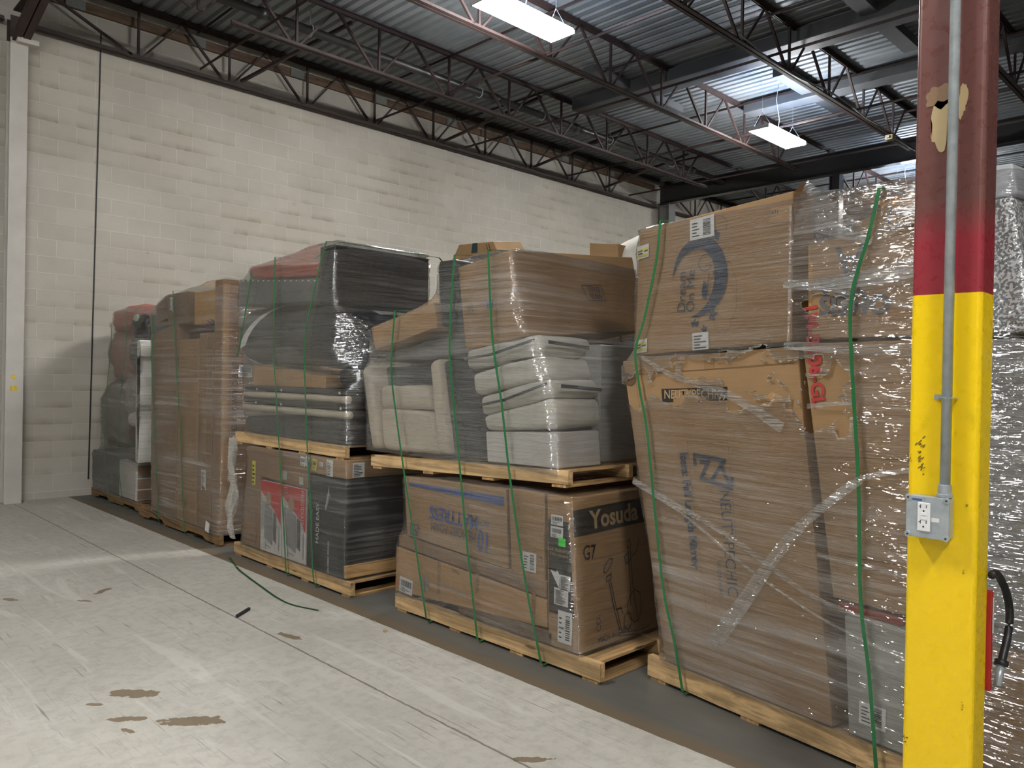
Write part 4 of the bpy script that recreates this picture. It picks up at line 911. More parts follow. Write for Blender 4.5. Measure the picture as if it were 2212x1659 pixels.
for i, (a, b, c_2, d_, l, gus) in enumerate(cus):
    o = soft('seat_cushion', f4, Q(a, b, c_2, d_), .46, WFAB, l, 'cushion', r=.035, puff=.018, seed=10+i, group='pale sofa cushions stacked on the upper pallet')
    if gus:
        zm = [(a[1]+d_[1])/2, (b[1]+c_2[1])/2]
        lines(f4, [[(-a[0]+.01, zm[0]), (-(a[0]*.6+b[0]*.4), zm[0]*.6+zm[1]*.4-.01), (-b[0]+.0, zm[1]+.02)]], .016, DGREY, o, 'dark_gusset', .022)
        fills(side(3.12, min(b[0], c_2[0])), [[(.03, zm[1]+.02), (.38, zm[1]+.0), (.38, zm[1]-.02), (.03, zm[1])]], DGREY, o, 'dark_gusset', .03)
# tops
top = carton('cardboard_box', f4, Q((3.66, 2.23), (3.20, 2.29), (3.08, 1.79), (3.57, 1.72)), 1.15, K1, 'large brown carton tilted on top of the sofa load', shift=(0, .10), dent=.004)
class TopSide(Frame):
    def p(s, a, z, out=0.0):
        return Vector((3.12+a, 3.20-(2.29+a*.087-z)/.5*.12-out, z))
ts = TopSide((0, 0, 0), (1, 0, 0), (0, -1, 0))
lines(ts, [[(.57, 2.14), (.76, 2.16), (.78, 2.06), (.61, 2.05), (.57, 2.14)]], .004, NAVY, top); print_text(ts, .68, 2.125, .05, 'VENTE', NAVY, top, sx=.8); print_text(ts, .69, 2.08, .05, 'NUNN', NAVY, top, sx=.8)
lines(f4, [[(-3.53+.022*math.cos(a), 1.97+.03*math.sin(a)) for a in [i*PI/8 for i in range(17)]]]+[[(-3.545, 1.96), (-3.53, 1.98), (-3.515, 1.96)], [(-3.545, 1.98), (-3.515, 1.98)]], .004, plain('faded_ink', (.15, .09, .05), .7), top)
blob('blue_tape_scrap', (3.115, 3.36, 1.99), (.012, .045, .06), plain('blue_tape', (.05, .15, .5), .5), parent=top, sub=2)
soft('dark_suitcase', f4, Q((3.87, 2.28), (3.68, 2.29), (3.62, 1.80), (3.83, 1.87)), .85, plain('ribbed_dark_shell', (.035, .04, .045), .35, bmp=.3), 'dark ribbed case standing behind the large tilted carton', 'suitcase', r=.04, puff=.006)
carton('cardboard_box', f4, Q((4.58, 1.89), (3.89, 2.03), (3.85, 1.87), (4.52, 1.735)), .6, K2, 'thin light brown carton tilted down to the left on the sofa load')
soft('foam_block', Frame((3.2, 0, 0), (0, -1, 0), (-1, 0, 0)), Q((4.5, 1.72), (3.62, 1.85), (3.62, 1.70), (4.55, 1.66)), .8, plain('grey_foam', (.25, .25, .26), .8), 'grey foam block under the thin tilted carton', 'foam block', r=.03)
gather(41, L4); LOADS[4] = LOADS[40]+LOADS[41]

# ---- load 5, turned slightly on its pallet, tall mirror carton leaning
O5 = Vector((3.39, 2.39, 0)); d5 = Vector((3.12-3.39, .56-2.39, 0)).normalized(); n5 = Vector((d5.y, -d5.x, 0))
f5 = Frame(O5, d5, n5)
f5b = lambda dp: Frame(O5-n5*dp, d5, n5)
pallet(f5, 0.0, 1.84, 1.15, 0, 'large pine pallet in front, under the leaning mirror carton', (SW, SWX), face=.105)
L5 = mark()
nb = carton('cardboard_box', f5, [(-.23, 1.66), (.85, 1.72), (1.05, .13), (.12, .13)], .45, K1, 'tall leaning brown carton with mirror lettering and black label', dent=.004)
fills(f5, [[(.06, 1.515), (.48, 1.535), (.48, 1.47), (.07, 1.445)]], plain('dark_print', (.028, .026, .022), .7), nb, 'printed_label', .003)
print_text(f5, .27, 1.492, .062, 'NEUTYPECHIC', KINK, nb, rot=.035, sx=.92, off=.001, out=.006)
print_text(f5, .265, .92, .068, 'Item: Full Length Mirror', NAVY, nb, rot=-PI/2+.17, sx=.86, off=.003, out=.006)
print_text(f5, .505, .80, .088, 'NEUTYPECHIC', NAVY, nb, rot=-PI/2+.13, sx=.86, out=.006); print_text(f5, .46, .62, .03, 'VISION HIRO', NAVY, nb, rot=-PI/2+.13, out=.006)
lines(f5, [[(.295, 1.15), (.29, 1.195), (.385, 1.19), (.335, 1.085), (.515, 1.06), (.52, 1.105)], [(.40, 1.19), (.475, 1.185), (.40, 1.085)], [(.45, 1.165), (.505, 1.075)], [(.33, 1.165), (.365, 1.165)]], .020, NAVY, nb, 'printed_logo', .006)
lines(f5, [[(.24, 1.26), (.49, 1.27), (.56, .72)], [(.24, 1.26), (.40, .35)], [(-.14, 1.62), (.22, .14)]], .002, K5, nb, 'crease_line', .004)
sheet('packing_tape', f5, [(.33, 1.69), (.39, 1.694), (.40, 1.62), (.34, 1.617)], TAPE, nb, .004)
lines(f5, [[(-.19, 1.585), (.83, 1.645)]], .003, K5, nb, 'crease_line', .004)
blotch(f5, .74, 1.49, .05, .02, K2, nb, 2.5, 'torn_patch', out=.005); blotch(f5, -.17, 1.56, .05, .03, K5, nb, 7.7, 'crushed_corner', out=.006)
carton('cardboard_box', f5b(.46), [(.0, 1.66), (.84, 1.68), (1.0, .13), (.16, .13)], .55, K3, 'brown carton standing behind the leaning mirror carton')
c = carton('cardboard_box', f5, [(.87, 1.73), (1.36, 1.73), (1.36, .67), (1.04, .67)], .7, K1, 'brown carton with red vertical lettering right of the mirror carton')
print_text(f5, .93, 1.68, .085, '1M-B106-GL', REDINK, c, rot=-PI/2+.12, off=.003, out=.006)
lines(f5, [[(1.06, .85), (1.30, .86)], [(.97, 1.25), (1.34, 1.27)]], .003, K5, c, 'crease_line')
r_ = soft('red_bar', f5, [(1.06, .655), (1.33, .655), (1.33, .622), (1.06, .622)], .3, plain('dull_red', (.28, .04, .02), .5), 'dull red strip between the lower grey box and the red lettered carton', 'strip', r=.01, puff=.002)
c = carton('grey_box', f5, [(1.09, .61), (1.50, .61), (1.50, .135), (1.12, .135)], .8, plain('grey_white_card', (.36, .36, .33), .7), 'grey white carton low on the front pallet, left of the yellow column')
carton('cardboard_box', f5, [(1.51, .64), (1.84, .64), (1.84, .135), (1.51, .135)], .8, K3, 'brown carton low on the front pallet behind the yellow column')
sticker(f5, 1.22, .24, .11, .09, c, seed=51, bars='v')
carton('cardboard_box', f5, [(1.375, 1.73), (1.84, 1.72), (1.84, .66), (1.375, .66)], .8, plain('mid_grey_carton', (.22, .22, .22), .6), 'grey carton behind the yellow column, mid height')
# the crib carton: thin, stands on the mirror carton
mo = carton('cardboard_box', f5, [(-.12, 2.36), (.81, 2.40), (.82, 1.74), (-.14, 1.69)], .16, K1, 'thin upright carton with moon and stars logo, top of the front stack', dent=.003)
bm = bmesh.new()   # raised torn top flap
P0 = [f5.p(.05, 2.365, -.01), f5.p(.81, 2.40, -.01), f5.p(.81, 2.455, -.08), f5.p(.81, 2.41, -.155), f5.p(.05, 2.37, -.155)]
vs = [bm.verts.new(p) for p in P0]; vb = [bm.verts.new(p-Vector((0, 0, .004))) for p in P0]
bm.faces.new(vs); bm.faces.new(vb[::-1])
for i in range(5): bm.faces.new((vs[i], vs[(i+1) % 5], vb[(i+1) % 5], vb[i]))
link('top_flap', bm, K1, mo)
def arcp(cx, cz, r, a0, a1, n=24): return [(cx+r*math.cos(a0+(a1-a0)*i/n), cz+r*math.sin(a0+(a1-a0)*i/n)) for i in range(n+1)]
def spl(P, n=6): return [(p.x, p.y) for p in smooth_pts([(a_, b_, 0) for a_, b_ in P], n)]
outer = spl([(.12, 2.08), (.15, 2.18), (.21, 2.245), (.29, 2.27), (.37, 2.25), (.43, 2.19), (.465, 2.10), (.46, 2.01), (.42, 1.935), (.34, 1.885), (.245, 1.872)])
inner = spl([(.245, 1.872), (.31, 1.905), (.36, 1.955), (.385, 2.02), (.39, 2.09), (.37, 2.155), (.32, 2.20), (.25, 2.205), (.18, 2.17), (.12, 2.08)])
def samp(P, u): k = u*(len(P)-1); i = min(int(k), len(P)-2); f = k-i; return (P[i][0]+(P[i+1][0]-P[i][0])*f, P[i][1]+(P[i+1][1]-P[i][1])*f)
inner = inner[::-1]; NS = 48
fills(f5, [[samp(outer, i/NS), samp(outer, (i+1)/NS), samp(inner, (i+1)/NS), samp(inner, i/NS)] for i in range(NS)]+[[(.325, 2.05), (.345, 2.035), (.352, 1.985), (.342, 1.955), (.32, 1.965), (.314, 2.0)], [(.37, 2.255), (.385, 2.29), (.40, 2.265), (.42, 2.27), (.41, 2.235)]], NAVY, mo, 'printed_moon', .005)
def star(cx, cz, r, a0=.3): return [(cx+(r if k % 2 == 0 else r*.42)*math.cos(a0+k*PI/5), cz+(r if k % 2 == 0 else r*.42)*math.sin(a0+k*PI/5)) for k in range(10)]
fills(f5, [star(.275, 1.845, .026), star(.335, 1.812, .026, .5), star(.385, 1.885, .034, .1)], NAVY, mo, 'printed_stars', .005)
lines(f5, [arcp(.335, 2.135, .04, .6, 5.9, 20), [(.34, 2.12), (.345, 2.125)], [(.36, 2.12), (.365, 2.125)], [(.36, 2.085), (.355, 2.04), (.35, 2.0), (.37, 1.96)], [(.385, 2.09), (.40, 2.05), (.40, 2.0), (.385, 1.95), (.375, 1.92), (.37, 1.96)]], .0045, NAVY, mo, 'printed_drawing', .007)
cl = []
for i in range(61):
    a = i/60*2*PI; k = 1+.10*abs(math.sin(a*4.0)); cl.append((.445+.075*math.cos(a)*k, 1.965+.16*math.sin(a)*k))
lines(f5, [cl], .0022, K5, mo, 'printed_cloud', .006)
cl = []
for i in range(31): a = -.5+i/30*2.8; cl.append((.405+.05*math.cos(a)*(1+.15*abs(math.sin(a*5))), 2.30+.055*math.sin(a)))
lines(f5, [cl], .0022, K5, mo, 'printed_cloud', .006)
print_text(f5, .19, 2.005, .074, 'Dream', NAVY, mo, rot=PI/2, sx=1.0, out=.007); print_text(f5, .248, 2.005, .074, 'On Me', NAVY, mo, rot=PI/2, sx=1.0, out=.007)
sticker(f5, .31, 2.31, .15, .105, mo, seed=61, bars='v', rot=.04, out=.008); lb = sticker(f5, .315, 1.755, .10, .085, mo, seed=62, bars='t', rot=.05, dens=5, out=.008)
for zz in (2.24, 1.74):
    o_ = sheet('yellow_white_label', f5, [(-.13, zz+.03), (-.045, zz+.04), (-.045, zz-.03), (-.13, zz-.04)], PAPER, mo, .006)
    fills(f5, [[(-.128, zz+.012), (-.05, zz+.022), (-.05, zz+.008), (-.128, zz-.002)], [(-.128, zz-.02), (-.05, zz-.01), (-.05, zz-.02), (-.128, zz-.03)]], YEL_L, o_, 'yellow_stripe', .008)
    lines(f5, [[(-.12, zz+.002), (-.09, zz+.006)], [(-.12, zz-.012), (-.09, zz-.008)], [(-.075, zz+.002), (-.052, zz+.005)]], .006, INK, o_, 'printed_text', .009)
s5 = Frame(f5.p(.81, 0), -n5, d5)
sheet('pale_logo_tape', f5, [(.70, 2.345), (.808, 2.34), (.808, 2.265), (.70, 2.275)], K2, mo, .004); print_text(f5, .725, 2.318, .026, '631', NAVY, mo, out=.007)
sheet('pale_logo_tape', s5, S4(.003, .12, 2.26, 2.35), K2, mo, .006); print_text(s5, .06, 2.30, .085, '1', BLUEINK, mo, off=.002, out=.010); print_text(s5, .06, 2.30, .03, 'PREMIER', NAVY, mo, out=.010, sx=.9)
lines(s5, [[(.06+.052*math.cos(a), 2.30+.032*math.sin(a)) for a in [i*PI/10 for i in range(21)]]], .002, NAVY, mo, out=.010)
carton('cardboard_box', f5b(.20), [(.0, 2.10), (.80, 2.12), (.82, 1.73), (.0, 1.71)], .6, K3, 'brown carton behind the moon logo carton')
# right hand upper boxes
sb = carton('cardboard_box', f5, [(.89, 2.165), (1.40, 2.165), (1.40, 1.745), (.90, 1.745)], .5, K1, 'brown carton with large upside down letters beside the moon logo carton')
DKP = plain('dark_grey_print', (.05, .06, .07), .6)
print_text(f5, 1.085, 2.06, .21, 'A', DKP, sb, rot=PI, off=.003, out=.006, sx=.9)
print_text(f5, 1.045, 1.965, .088, 'TOA', DKP, sb, rot=PI-.03, off=.005, out=.006, spacing=1.1); print_text(f5, 1.105, 1.885, .105, 'OHSIS', DKP, sb, rot=PI-.03, off=.005, out=.006, spacing=1.1)
fills(f5, [[(.892, 2.15), (.915, 2.15), (.915, 1.76), (.902, 1.76)]], K4, sb, 'edge_tape', .003)
cr = carton('cardboard_box', f5, [(1.20, 2.29), (1.50, 2.315), (1.48, 2.175), (1.22, 2.175)], .35, K2, 'light brown carton with small oval logo at the top beside the column')
print_text(f5, 1.285, 2.225, .035, 'Premier', BLUEINK, cr, rot=PI-.05, out=.006); print_text(f5, 1.25, 2.225, .08, '1', BLUEINK, cr, rot=PI-.2, out=.006); lines(f5, [[(1.275+.055*math.cos(a), 2.222+.034*math.sin(a)) for a in [i*PI/10 for i in range(21)]]], .002, NAVY, cr, out=.006)
carton('cardboard_box', f5b(.42), [(.86, 2.31), (1.36, 2.46), (1.38, 2.18), (.86, 2.18)], .4, K1, 'brown crumpled carton at the back of the front stack top', dent=.012)
tz = mat_t = None
m, t_, b_n = nt('speckled_grey_white_panel'); w_ = coords(t_, src='World')
vo = noise_n(t_, w_, 95, 2, .4); col_ = mixc(t_, ramp(t_, vo, [(.50, 0.), (.54, 1.)]), (.16, .17, .19), (.68, .69, .70)); t_.links.new(col_, b_n.inputs['Base Color']); b_n.inputs['Roughness'].default_value = .35
carton('speckled_panel', f5, [(1.44, 2.22), (1.68, 2.22), (1.76, 1.745), (1.44, 1.745)], .5, m, 'grey and white speckled box right of the yellow column')
carton('white_box', f5b(.05), [(1.50, 2.36), (1.66, 2.35), (1.68, 2.235), (1.50, 2.235)], .35, plain('pale_grey_card2', (.40, .42, .44), .6), 'pale grey carton on top of the speckled box')
gather(5, L5)

# ---- rear row, seen only as slivers above and between
fr_ = front(4.75)
c = carton('cardboard_box', front(4.7), R(5.78, 5.0, 0, 2.655), .9, K5, 'dark brown carton stack of the rear row behind the furniture stack', dent=.002)
sb_ = carton('cardboard_box', front(4.8), Q((5.62, 2.81), (5.15, 2.79), (5.07, 2.662), (5.72, 2.662)), .35, K1, 'small brown parcel with dark tape resting on top of the rear row', shift=(0, .05), dent=.001)
bm = bmesh.new()
def fq(u, v):
    A_ = Vector((4.795, 5.62+.10*(1-v), 2.662+.148*v)); B_ = Vector((4.795, 5.15-.08*(1-v), 2.662+.128*v)); return A_.lerp(B_, u)
for a, b in ((.42, .56),):
    bm.faces.new([bm.verts.new(fq(u, v)) for u, v in ((a, .35), (b, .35), (b, 1), (a, 1))])
link('dark_tape', bm, plain('teal_black_tape', (.012, .05, .055), .3), sb_)
bm = bmesh.new()
for u in (.80, .86):
    bm.faces.new([bm.verts.new(fq(a, v)) for a, v in ((u, .4), (u+.015, .4), (u+.015, .85), (u, .85))])
bm.faces.new([bm.verts.new(fq(a, v)) for a, v in ((.79, .34), (.885, .34), (.885, .39), (.79, .39))]); link('printed_arrows', bm, INK, sb_)
carton('cardboard_box', front(4.7), R(4.35, 2.6, 0, 2.30), .9, K5, 'dark brown carton stack of the rear row behind the sofa load', dent=.002)
c = carton('cardboard_box', front(4.75), Q((3.98, 2.64), (3.70, 2.60), (3.68, 2.305), (3.97, 2.305)), .4, K1, 'brown open topped carton peeking over the sofa load', dent=.006)
o = blob('round_white_cushion', (4.95, 3.56, 2.31), (.35, .78, .74), WFAB, 'round white cushion peeking out behind the moon logo carton', 'cushion', sq=.9, amp=.05, seed=44)
carton('cardboard_box', front(4.7), R(8.6, 6.0, 0, 2.0), .9, K5, 'dark carton stack of the rear row behind the tall brown load', dent=.002)
carton('cardboard_box', front(4.7), R(2.3, .2, 0, 2.1), .9, K5, 'dark carton stack of the rear row behind the front stack', dent=.002)
# ------------------------------------------------------------------ stretch film
def hull2(P):
    P = sorted(set((round(x, 4), round(y, 4)) for x, y in P))
    if len(P) < 3: return P
    def half(pts):
        h = []
        for p in pts:
            while len(h) > 1 and (h[-1][0]-h[-2][0])*(p[1]-h[-2][1])-(h[-1][1]-h[-2][1])*(p[0]-h[-2][0]) <= 0: h.pop()
            h.append(p)
        return h[:-1]
    return half(P)+half(P[::-1])
def clip(poly, nx, ny, h):
    out = []; n = len(poly)
    for i in range(n):
        a, b = poly[i], poly[(i+1) % n]; da = a[0]*nx+a[1]*ny-h; db = b[0]*nx+b[1]*ny-h
        if da <= 0: out.append(a)
        if (da < 0 < db) or (db < 0 < da): t = da/(da-db); out.append((a[0]+(b[0]-a[0])*t, a[1]+(b[1]-a[1])*t))
    return out
def wrap(objs, z0, z1, mat, label, pad=.012, win=.10, dz=.03, base_ang=0.0, wr=.004, group=None, K=72, M=168):
    bpy.context.view_layer.update()
    edges = []
    for o in objs:
        stack = [o]
        while stack:
            q = stack.pop(); stack += list(q.children)
            if q.type != 'MESH' or 'print' in q.name or 'label' in q.name: continue
            mw = Matrix.Translation(world_org(q)); V = [mw @ v.co for v in q.data.vertices]
            edges += [(V[e.vertices[0]], V[e.vertices[1]]) for e in q.data.edges]
    nz = int((z1-z0)/dz)+1; zs = [z0+(z1-z0)*i/(nz-1) for i in range(nz)]
    dirs = [(math.cos(base_ang+2*PI*k/K), math.sin(base_ang+2*PI*k/K)) for k in range(K)]
    sl = [[] for _ in zs]
    for a, b in edges:
        if a.z > b.z: a, b = b, a
        i0 = max(0, math.ceil((a.z-z0)/(z1-z0)*(nz-1)-1e-6)); i1 = min(nz-1, math.floor((b.z-z0)/(z1-z0)*(nz-1)+1e-6))
        for i in range(i0, i1+1):
            t = 0 if b.z-a.z < 1e-6 else (zs[i]-a.z)/(b.z-a.z); t = min(1, max(0, t)); p = a.lerp(b, t); sl[i].append((p.x, p.y))
    H = []; last = None
    for pts in sl:
        if len(pts) < 3: H.append(None); continue
        hp_ = hull2(pts); H.append([max(x*dx+y*dy for x, y in hp_) for dx, dy in dirs])
    for i in range(nz):
        if H[i] is None: H[i] = H[i-1] if i and H[i-1] else next(h for h in H if h)
    w = max(1, int(win/dz))
    def morph(A, f): return [[f(A[j][k] for j in range(max(0, i-w), min(nz, i+w+1))) for k in range(K)] for i in range(nz)]
    nz0 = nz; H = H+[H[-1]]*(2*w+1); nz = len(H); D = morph(H, max); E_ = morph(D, min); H = H[:nz0]; nz = nz0; H = [[max(a, b) for a, b in zip(x, y)] for x, y in zip(H, E_)]
    # light smoothing upwards so that the sheet bridges instead of stepping
    for _ in range(3):
        H = [[max(H[i][k], .25*H[max(i-1, 0)][k]+.5*H[i][k]+.25*H[min(i+1, nz-1)][k]) for k in range(K)] for i in range(nz)]
    bm = bmesh.new(); rings = []
    for i, z in enumerate(zs):
        poly = [(-50, -50), (50, -50), (50, 50), (-50, 50)]
        for (dx, dy), h in zip(dirs, H[i]): poly = clip(poly, dx, dy, h+pad)
        cx = (min(p[0] for p in poly)+max(p[0] for p in poly))/2; cy_ = (min(p[1] for p in poly)+max(p[1] for p in poly))/2
        ring = []; n = len(poly)
        for m_ in range(M):
            a = base_ang+2*PI*m_/M; dx, dy = math.cos(a), math.sin(a); best = 0
            for j in range(n):
                p, q = poly[j], poly[(j+1) % n]; ex, ey_ = q[0]-p[0], q[1]-p[1]; den = dx*ey_-dy*ex
                if abs(den) < 1e-9: continue
                t = ((p[0]-cx)*ey_-(p[1]-cy_)*ex)/den; u = ((p[0]-cx)*dy-(p[1]-cy_)*dx)/den
                if t > 0 and -1e-6 <= u <= 1+1e-6: best = max(best, t)
            k = wr*noise.noise(Vector((cx+dx*best*4, (cy_+dy*best)*4, z*26)))+wr*.6*noise.noise(Vector((dx*best*9, dy*best*9, z*60)))
            ring.append(bm.verts.new((cx+dx*(best+k), cy_+dy*(best+k), z)))
        rings.append(ring)
    # lip folded over the top
    top = rings[-1]; c0 = sum((v.co for v in top), Vector())/M
    for kk, (sc_k, up) in enumerate(((.93, .012), (.6, .012), (.25, .008))):
        rings.append([bm.verts.new((c0.x+(v.co.x-c0.x)*sc_k, c0.y+(v.co.y-c0.y)*sc_k, c0.z+up+.006*noise.noise(v.co*7))) for v in top])
    for a, b in zip(rings, rings[1:]):
        for k in range(M): bm.faces.new((a[k], a[(k+1) % M], b[(k+1) % M], b[k]))
    bm.faces.new(rings[-1])
    return tag(link('stretch_film', bm, mat, smooth=True), label, 'stretch film', group)
GRP = 'stretch film wrapped round the pallet loads'
w1 = wrap(LOADS[1], .10, 2.28, mat_film('film_1', .36, 1.0, .0, gloss=.05, milky=(.62, .60, .56)), 'hazy stretch film round the load beside the block wall', group=GRP, win=.15)
w2 = wrap(LOADS[2], .10, 2.40, mat_film('film_2', .42, 7.0, .02, gloss=.05, milky=(.66, .62, .57)), 'hazy stretch film round the tall brown cartons', group=GRP, win=.12)
w3a = wrap(LOADS[30], .10, .95, mat_film('film_3', .22, 13.0, .03, gloss=.05, milky=(.62, .62, .60)), 'stretch film round the red and white appliance cartons', group=GRP)
w3b = wrap(LOADS[31], 1.05, 2.52, mat_film('film_3b', .11, 17.0, .06, gloss=.20), 'shiny stretch film round the black and grey furniture stack', group=GRP, win=.2)
w4a = wrap(LOADS[40], .10, .93, mat_film('film_4', .15, 23.0, -.02, gloss=.14), 'clear stretch film round the mattress and bike cartons', group=GRP)
w4b = wrap(LOADS[41], 1.04, 2.30, mat_film('film_4b', .17, 29.0, .08, gloss=.20), 'stretch film round the sofa section, cushions and tilted carton', group=GRP, win=.25)
H5 = []
for s_, z_, rs, rz in ((-.10, 1.50, .16, .09), (.10, 1.52, .22, .10), (.35, 1.62, .30, .06), (.62, 1.60, .22, .13), (.95, 1.50, .17, .17), (.55, 1.48, .12, .06), (.95, 1.90, .12, .05)):
    p = f5.p(s_, z_); H5.append((p.x, p.y, p.z, .30, rs, rz))
w5 = wrap(LOADS[5], .12, 2.36, mat_film('film_5', .19, 37.0, -.10, holes=H5, gloss=.16), 'torn stretch film round the tall front stack', base_ang=math.atan2(n5.y, n5.x), group=GRP, win=.12)
# gathered film ropes, loose tails and one ribbon modelled as a highlight
def ribbon(name, pts, w, mat, parent, n=3, thick=.0):
    bm = bmesh.new(); P = smooth_pts(pts, 6); rows = []
    for i, p in enumerate(P):
        a, b = P[max(i-1, 0)], P[min(i+1, len(P)-1)]; d = (b-a).normalized(); nrm = Vector((-1, 0, 0)); u = d.cross(nrm).normalized()
        ww = (w[0]+(w[1]-w[0])*i/(len(P)-1)) if hasattr(w, '__len__') else w
        rows.append([bm.verts.new(p+u*ww*(k/n-.5)+nrm*.006*noise.noise(p*9+Vector((k, 0, 0)))) for k in range(n+1)])
    for a, b in zip(rows, rows[1:]):
        for k in range(n): bm.faces.new((a[k], a[k+1], b[k+1], b[k]))
    return link(name, bm, mat, parent, smooth=True)
FS = mat_film('film_rope_or_glint', .4, 3.0, .3, gloss=.2)
P5 = lambda L, out=.035: [f5.p(s, z, out) for s, z in L]
ribbon('film_rope_or_glint', P5([(-.10, 1.03), (.15, .955), (.47, .86), (.70, .77), (.94, .67), (1.18, .63), (1.38, .62)]), (.03, .018), FS, w5)
ribbon('film_rope_or_glint', P5([(-.10, 1.015), (.25, .90), (.60, .73), (.94, .60), (1.20, .54), (1.45, .50)]), (.014, .010), FS, w5)
ribbon('film_rope_or_glint', P5([(.44, .31), (.52, .43), (.61, .56), (.77, .79), (.88, .93), (1.03, 1.07), (1.17, 1.18), (1.38, 1.24)]), (.055, .018), FS, w5)
ribbon('film_rope_or_glint', P5([(.50, .33), (.63, .52), (.80, .79), (.95, .98), (1.17, 1.175)], .042), (.02, .03), FS, w5)
ribbon('film_rope_or_glint', P5([(.80, 1.72), (.9, 1.715), (1.1, 1.70), (1.4, 1.69)], .03), (.03, .05), FS, w5)
ribbon('film_rope_or_glint', P5([(-.06, 1.68), (.12, 1.60), (.3, 1.55), (.5, 1.50), (.66, 1.43), (.8, 1.36)], .03), (.02, .05), FS, w5)
ribbon('film_rope_or_glint', P5([(.79, 1.99), (.95, 1.975), (1.2, 1.985), (1.42, 2.02)], .03), (.03, .09), FS, w5)
ribbon('film_rope_or_glint', P5([(.83, 2.0), (1.0, 1.95), (1.2, 1.90), (1.40, 1.84)], .03), (.012, .018), FS, w5)
ribbon('film_rope_or_glint', P5([(.92, 1.46), (1.05, 1.475), (1.14, 1.48)], .03), (.022, .012), FS, w5)
ribbon('film_rope_or_glint', P5([(.98, .84), (1.1, .835), (1.4, .83)], .03), (.018, .022), FS, w5)
ribbon('film_veil', [f5.p(.81, 2.38, -.04), f5.p(.93, 2.31, .0), f5.p(1.06, 2.22, .02), f5.p(1.19, 2.13, .03)], (.16, .03), mat_film('film_veil', .45, 9, -.5), w5, n=6)
ribbon('film_veil', [f5.p(.82, 2.25, 0), f5.p(.95, 2.23, .02), f5.p(1.08, 2.17, .025), f5.p(1.19, 2.12, .03)], (.10, .02), mat_film('film_veil2', .4, 4, -.3), w5, n=6)
ribbon('film_veil', [f5.p(1.21, 2.14, .03), f5.p(1.30, 2.20, .03), f5.p(1.40, 2.27, .03)], (.03, .15), mat_film('film_veil3', .4, 14, .5), w5, n=6)
ribbon('film_rope_or_glint', P5([(.815, 1.72), (.817, 1.9), (.814, 2.1), (.812, 2.33)], .02), (.014, .010), FS, w5)  # upright ribbon added as the bright highlight along the carton corner
TAIL = mat_film('film_tail', .10, 5, 1.2, gloss=.30)
b_ = bmesh.new()
for k in range(3):
    pr = [(3.0+.015*math.sin(i*1.3+k), 6.42+.03*math.sin(i*.8+k)+.02*k, 1.0-.86*i/10) for i in range(11)]
    P = smooth_pts(pr, 3); rows = [[b_.verts.new(p+Vector((.02*noise.noise(p*8+Vector((j, k, 0))), (j/4-.5)*.10, 0))) for j in range(5)] for p in P]
    for a, c in zip(rows, rows[1:]):
        for j in range(4): b_.faces.new((a[j], a[j+1], c[j+1], c[j]))
link('film_tail', b_, TAIL, w3a, smooth=True)
# ------------------------------------------------------------------ green straps
def strap(fr, pts, top, back, label, out=.03):
    """pts: front path (s,z) top to bottom; over the load at z=top and down behind."""
    bm = bmesh.new(); s_t, s_b = pts[0][0], pts[-1][0]
    P = [fr.p(s_b, .03, -back), fr.p(s_t, top-.1, -back), fr.p(s_t, top, -back*.9), fr.p(s_t, top+.0, -.06)]+smooth_pts([fr.p(s, z, out) for s, z in pts], 4)
    P += [fr.p(s_b, .012, out*.5), fr.p(s_b, .022, -.06)]
    rows = []
    for i, p in enumerate(P):
        a, b = P[max(i-1, 0)], P[min(i+1, len(P)-1)]; nn = (b-a).cross(fr.d).normalized()
        rows.append([bm.verts.new(p+fr.d*k*.0075+nn*j*.0012) for k, j in ((-1, -1), (1, -1), (1, 1), (-1, 1))])
    for a, b in zip(rows, rows[1:]):
        for k in range(4): bm.faces.new((a[k], a[(k+1) % 4], b[(k+1) % 4], b[k]))
    bm.faces.new(rows[0][::-1]); bm.faces.new(rows[-1])
    return tag(link('plastic_strap', bm, GREENS), label, 'strap', 'green plastic straps round the loads')
N = lambda L: [(-y, z) for y, z in L]
def st(fr, L, back, label, out=.03): L = N(L) if L[0][0] > 3 or fr is not f5 else L; return strap(fr, L, L[0][1]+.01, back, label, out)
st(f1, [(9.83, 2.12), (9.81, 1.85), (9.94, 1.34), (9.97, .62), (9.82, .08)], 1.14, 'left green strap round the load beside the block wall', .05)
st(f1, [(9.30, 2.25), (9.32, 1.78), (9.46, 1.31), (9.52, .66), (9.35, .05)], 1.14, 'right green strap round the load beside the block wall', .05)
st(f2, [(8.40, 2.14), (8.36, 1.5), (8.31, 1.11), (8.13, .05)], 1.14, 'left green strap round the tall brown cartons')
st(f2, [(7.86, 2.36), (7.74, 1.56), (7.62, 1.0), (7.55, .40), (7.47, .02)], 1.14, 'right green strap round the tall brown cartons')
st(f3, [(5.73, 2.48), (5.73, 1.77), (5.69, 1.49), (5.61, .98), (5.55, .59), (5.47, .03)], 1.12, 'middle green strap of the furniture stack, over the appliance cartons', .04)
st(f3, [(4.97, 2.52), (5.07, 2.32), (5.24, 1.88), (5.25, 1.67), (5.19, 1.04), (5.14, .73), (5.08, .13), (5.04, .03)], 1.12, 'right green strap of the furniture stack, across the black carton', .04)
strap(f3, N([(6.11, 2.40), (6.22, 2.05), (6.31, 1.78), (6.37, 1.70)]), 2.4, .9, 'left short green strap round the grey roll', .04) if False else None
b_ = bmesh.new(); tube_bm(b_, [(2.985, 6.11, 2.40), (2.985, 6.22, 2.05), (2.985, 6.31, 1.78), (2.99, 6.37, 1.70)], .005, 6); tag(link('plastic_strap', b_, GREENS), 'left short green strap hanging over the grey roll', 'strap', 'green plastic straps round the loads')
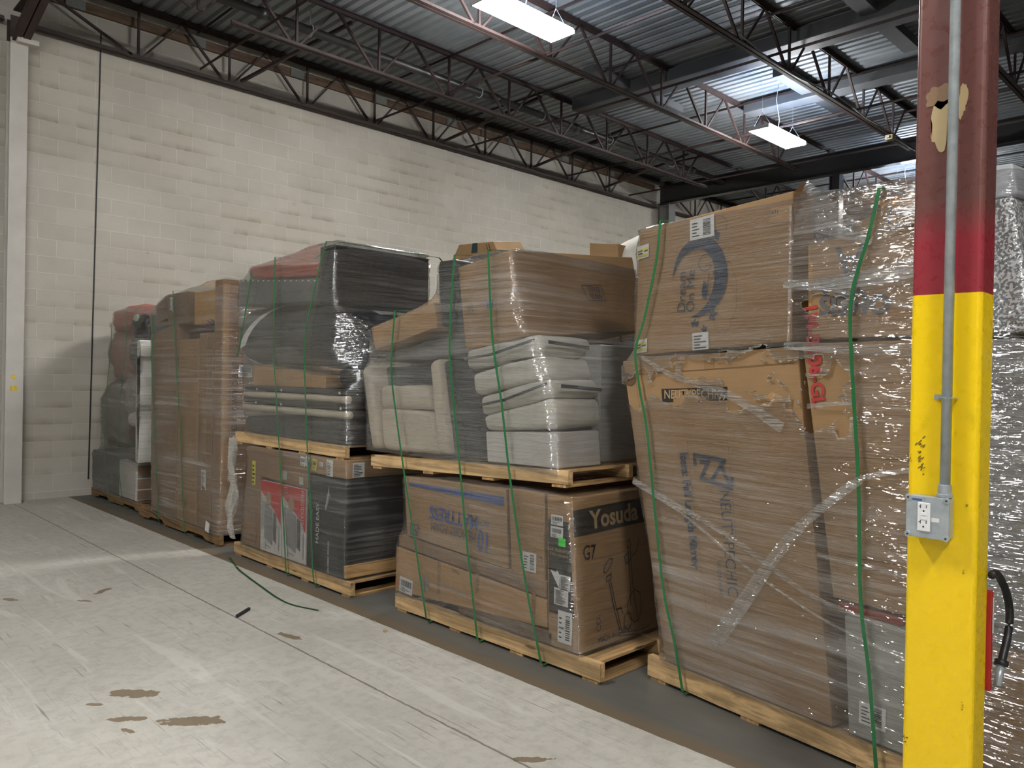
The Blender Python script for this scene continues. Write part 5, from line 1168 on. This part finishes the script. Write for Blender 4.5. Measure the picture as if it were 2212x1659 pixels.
st(f4, [(4.24, 1.99), (4.27, 1.62), (4.21, 1.32), (4.09, .87), (3.98, .50), (3.85, .04)], 1.12, 'left green strap, over the cream sofa section', .045)
st(f4, [(3.64, 2.30), (3.67, 1.89), (3.66, 1.62), (3.59, 1.23), (3.54, .93), (3.47, .53), (3.37, .03)], 1.12, 'middle green strap, left of the pale cushions', .045)
st(f4, [(3.34, 2.30), (3.29, 1.79), (3.20, 1.40), (3.12, .98), (2.99, .45), (2.86, .03)], 1.12, 'right green strap, over the pale cushions', .045)
def st5(L, label): return strap(f5, L, L[0][1]+.01, 1.0, label, .035)
st5([(.06, 2.38), (.04, 2.19), (-.04, 1.88), (-.10, 1.71), (-.06, 1.5), (.0, 1.27), (.12, .55), (.21, .26), (.27, .03)], 'left green strap of the front stack, over the moon logo carton')
st5([(1.22, 2.33), (1.18, 2.15), (1.12, 1.95), (1.11, 1.80), (1.13, 1.52), (1.16, 1.15), (1.18, .69), (1.22, .42), (1.26, .03)], 'right green strap of the front stack, over the upside down letters')
# loose strap and black stick on the floor
b_ = bmesh.new(); P = smooth_pts([(2.94, 6.34, .004), (2.87, 6.10, .004), (2.80, 5.84, .006), (2.72, 5.37, .004), (2.66, 4.98, .004), (2.655, 4.76, .005), (2.72, 4.54, .004)], 5)
rows = []
for i, p in enumerate(P):
    a, b = P[max(i-1, 0)], P[min(i+1, len(P)-1)]; u = (b-a).normalized().cross(Vector((0, 0, 1))); rows.append([b_.verts.new(p+u*.0085*k) for k in (-1, 1)])
for a, b in zip(rows, rows[1:]): b_.faces.new((a[0], a[1], b[1], b[0]))
bmesh.ops.solidify(b_, geom=b_.faces[:], thickness=.0015)
tag(link('plastic_strap', b_, GREENS), 'loose green strap lying on the painted floor', 'strap')
b_ = bmesh.new(); bar(b_, (2.255, 4.745, .009), (2.39, 4.85, .009), .018, .018); tag(link('black_stick', b_, INK, bevel=.002), 'short black stick lying on the floor by the joint', 'stick')
for i, (x_, y_, s_) in enumerate(((2.80, 3.9, .012), (2.86, 4.1, .008), (2.84, 6.0, .009))):
    tag(blob('wood_chip', (x_, y_, s_*.45), (s_*2, s_*1.6, s_), SW, None, None, sub=2, amp=.4, seed=i), 'tiny pale wood chip on the floor, %s' % ('beside the bare strip edge nearest the sofa load', 'just left of the nearest chip', 'below the appliance pallet')[i], 'wood chip')
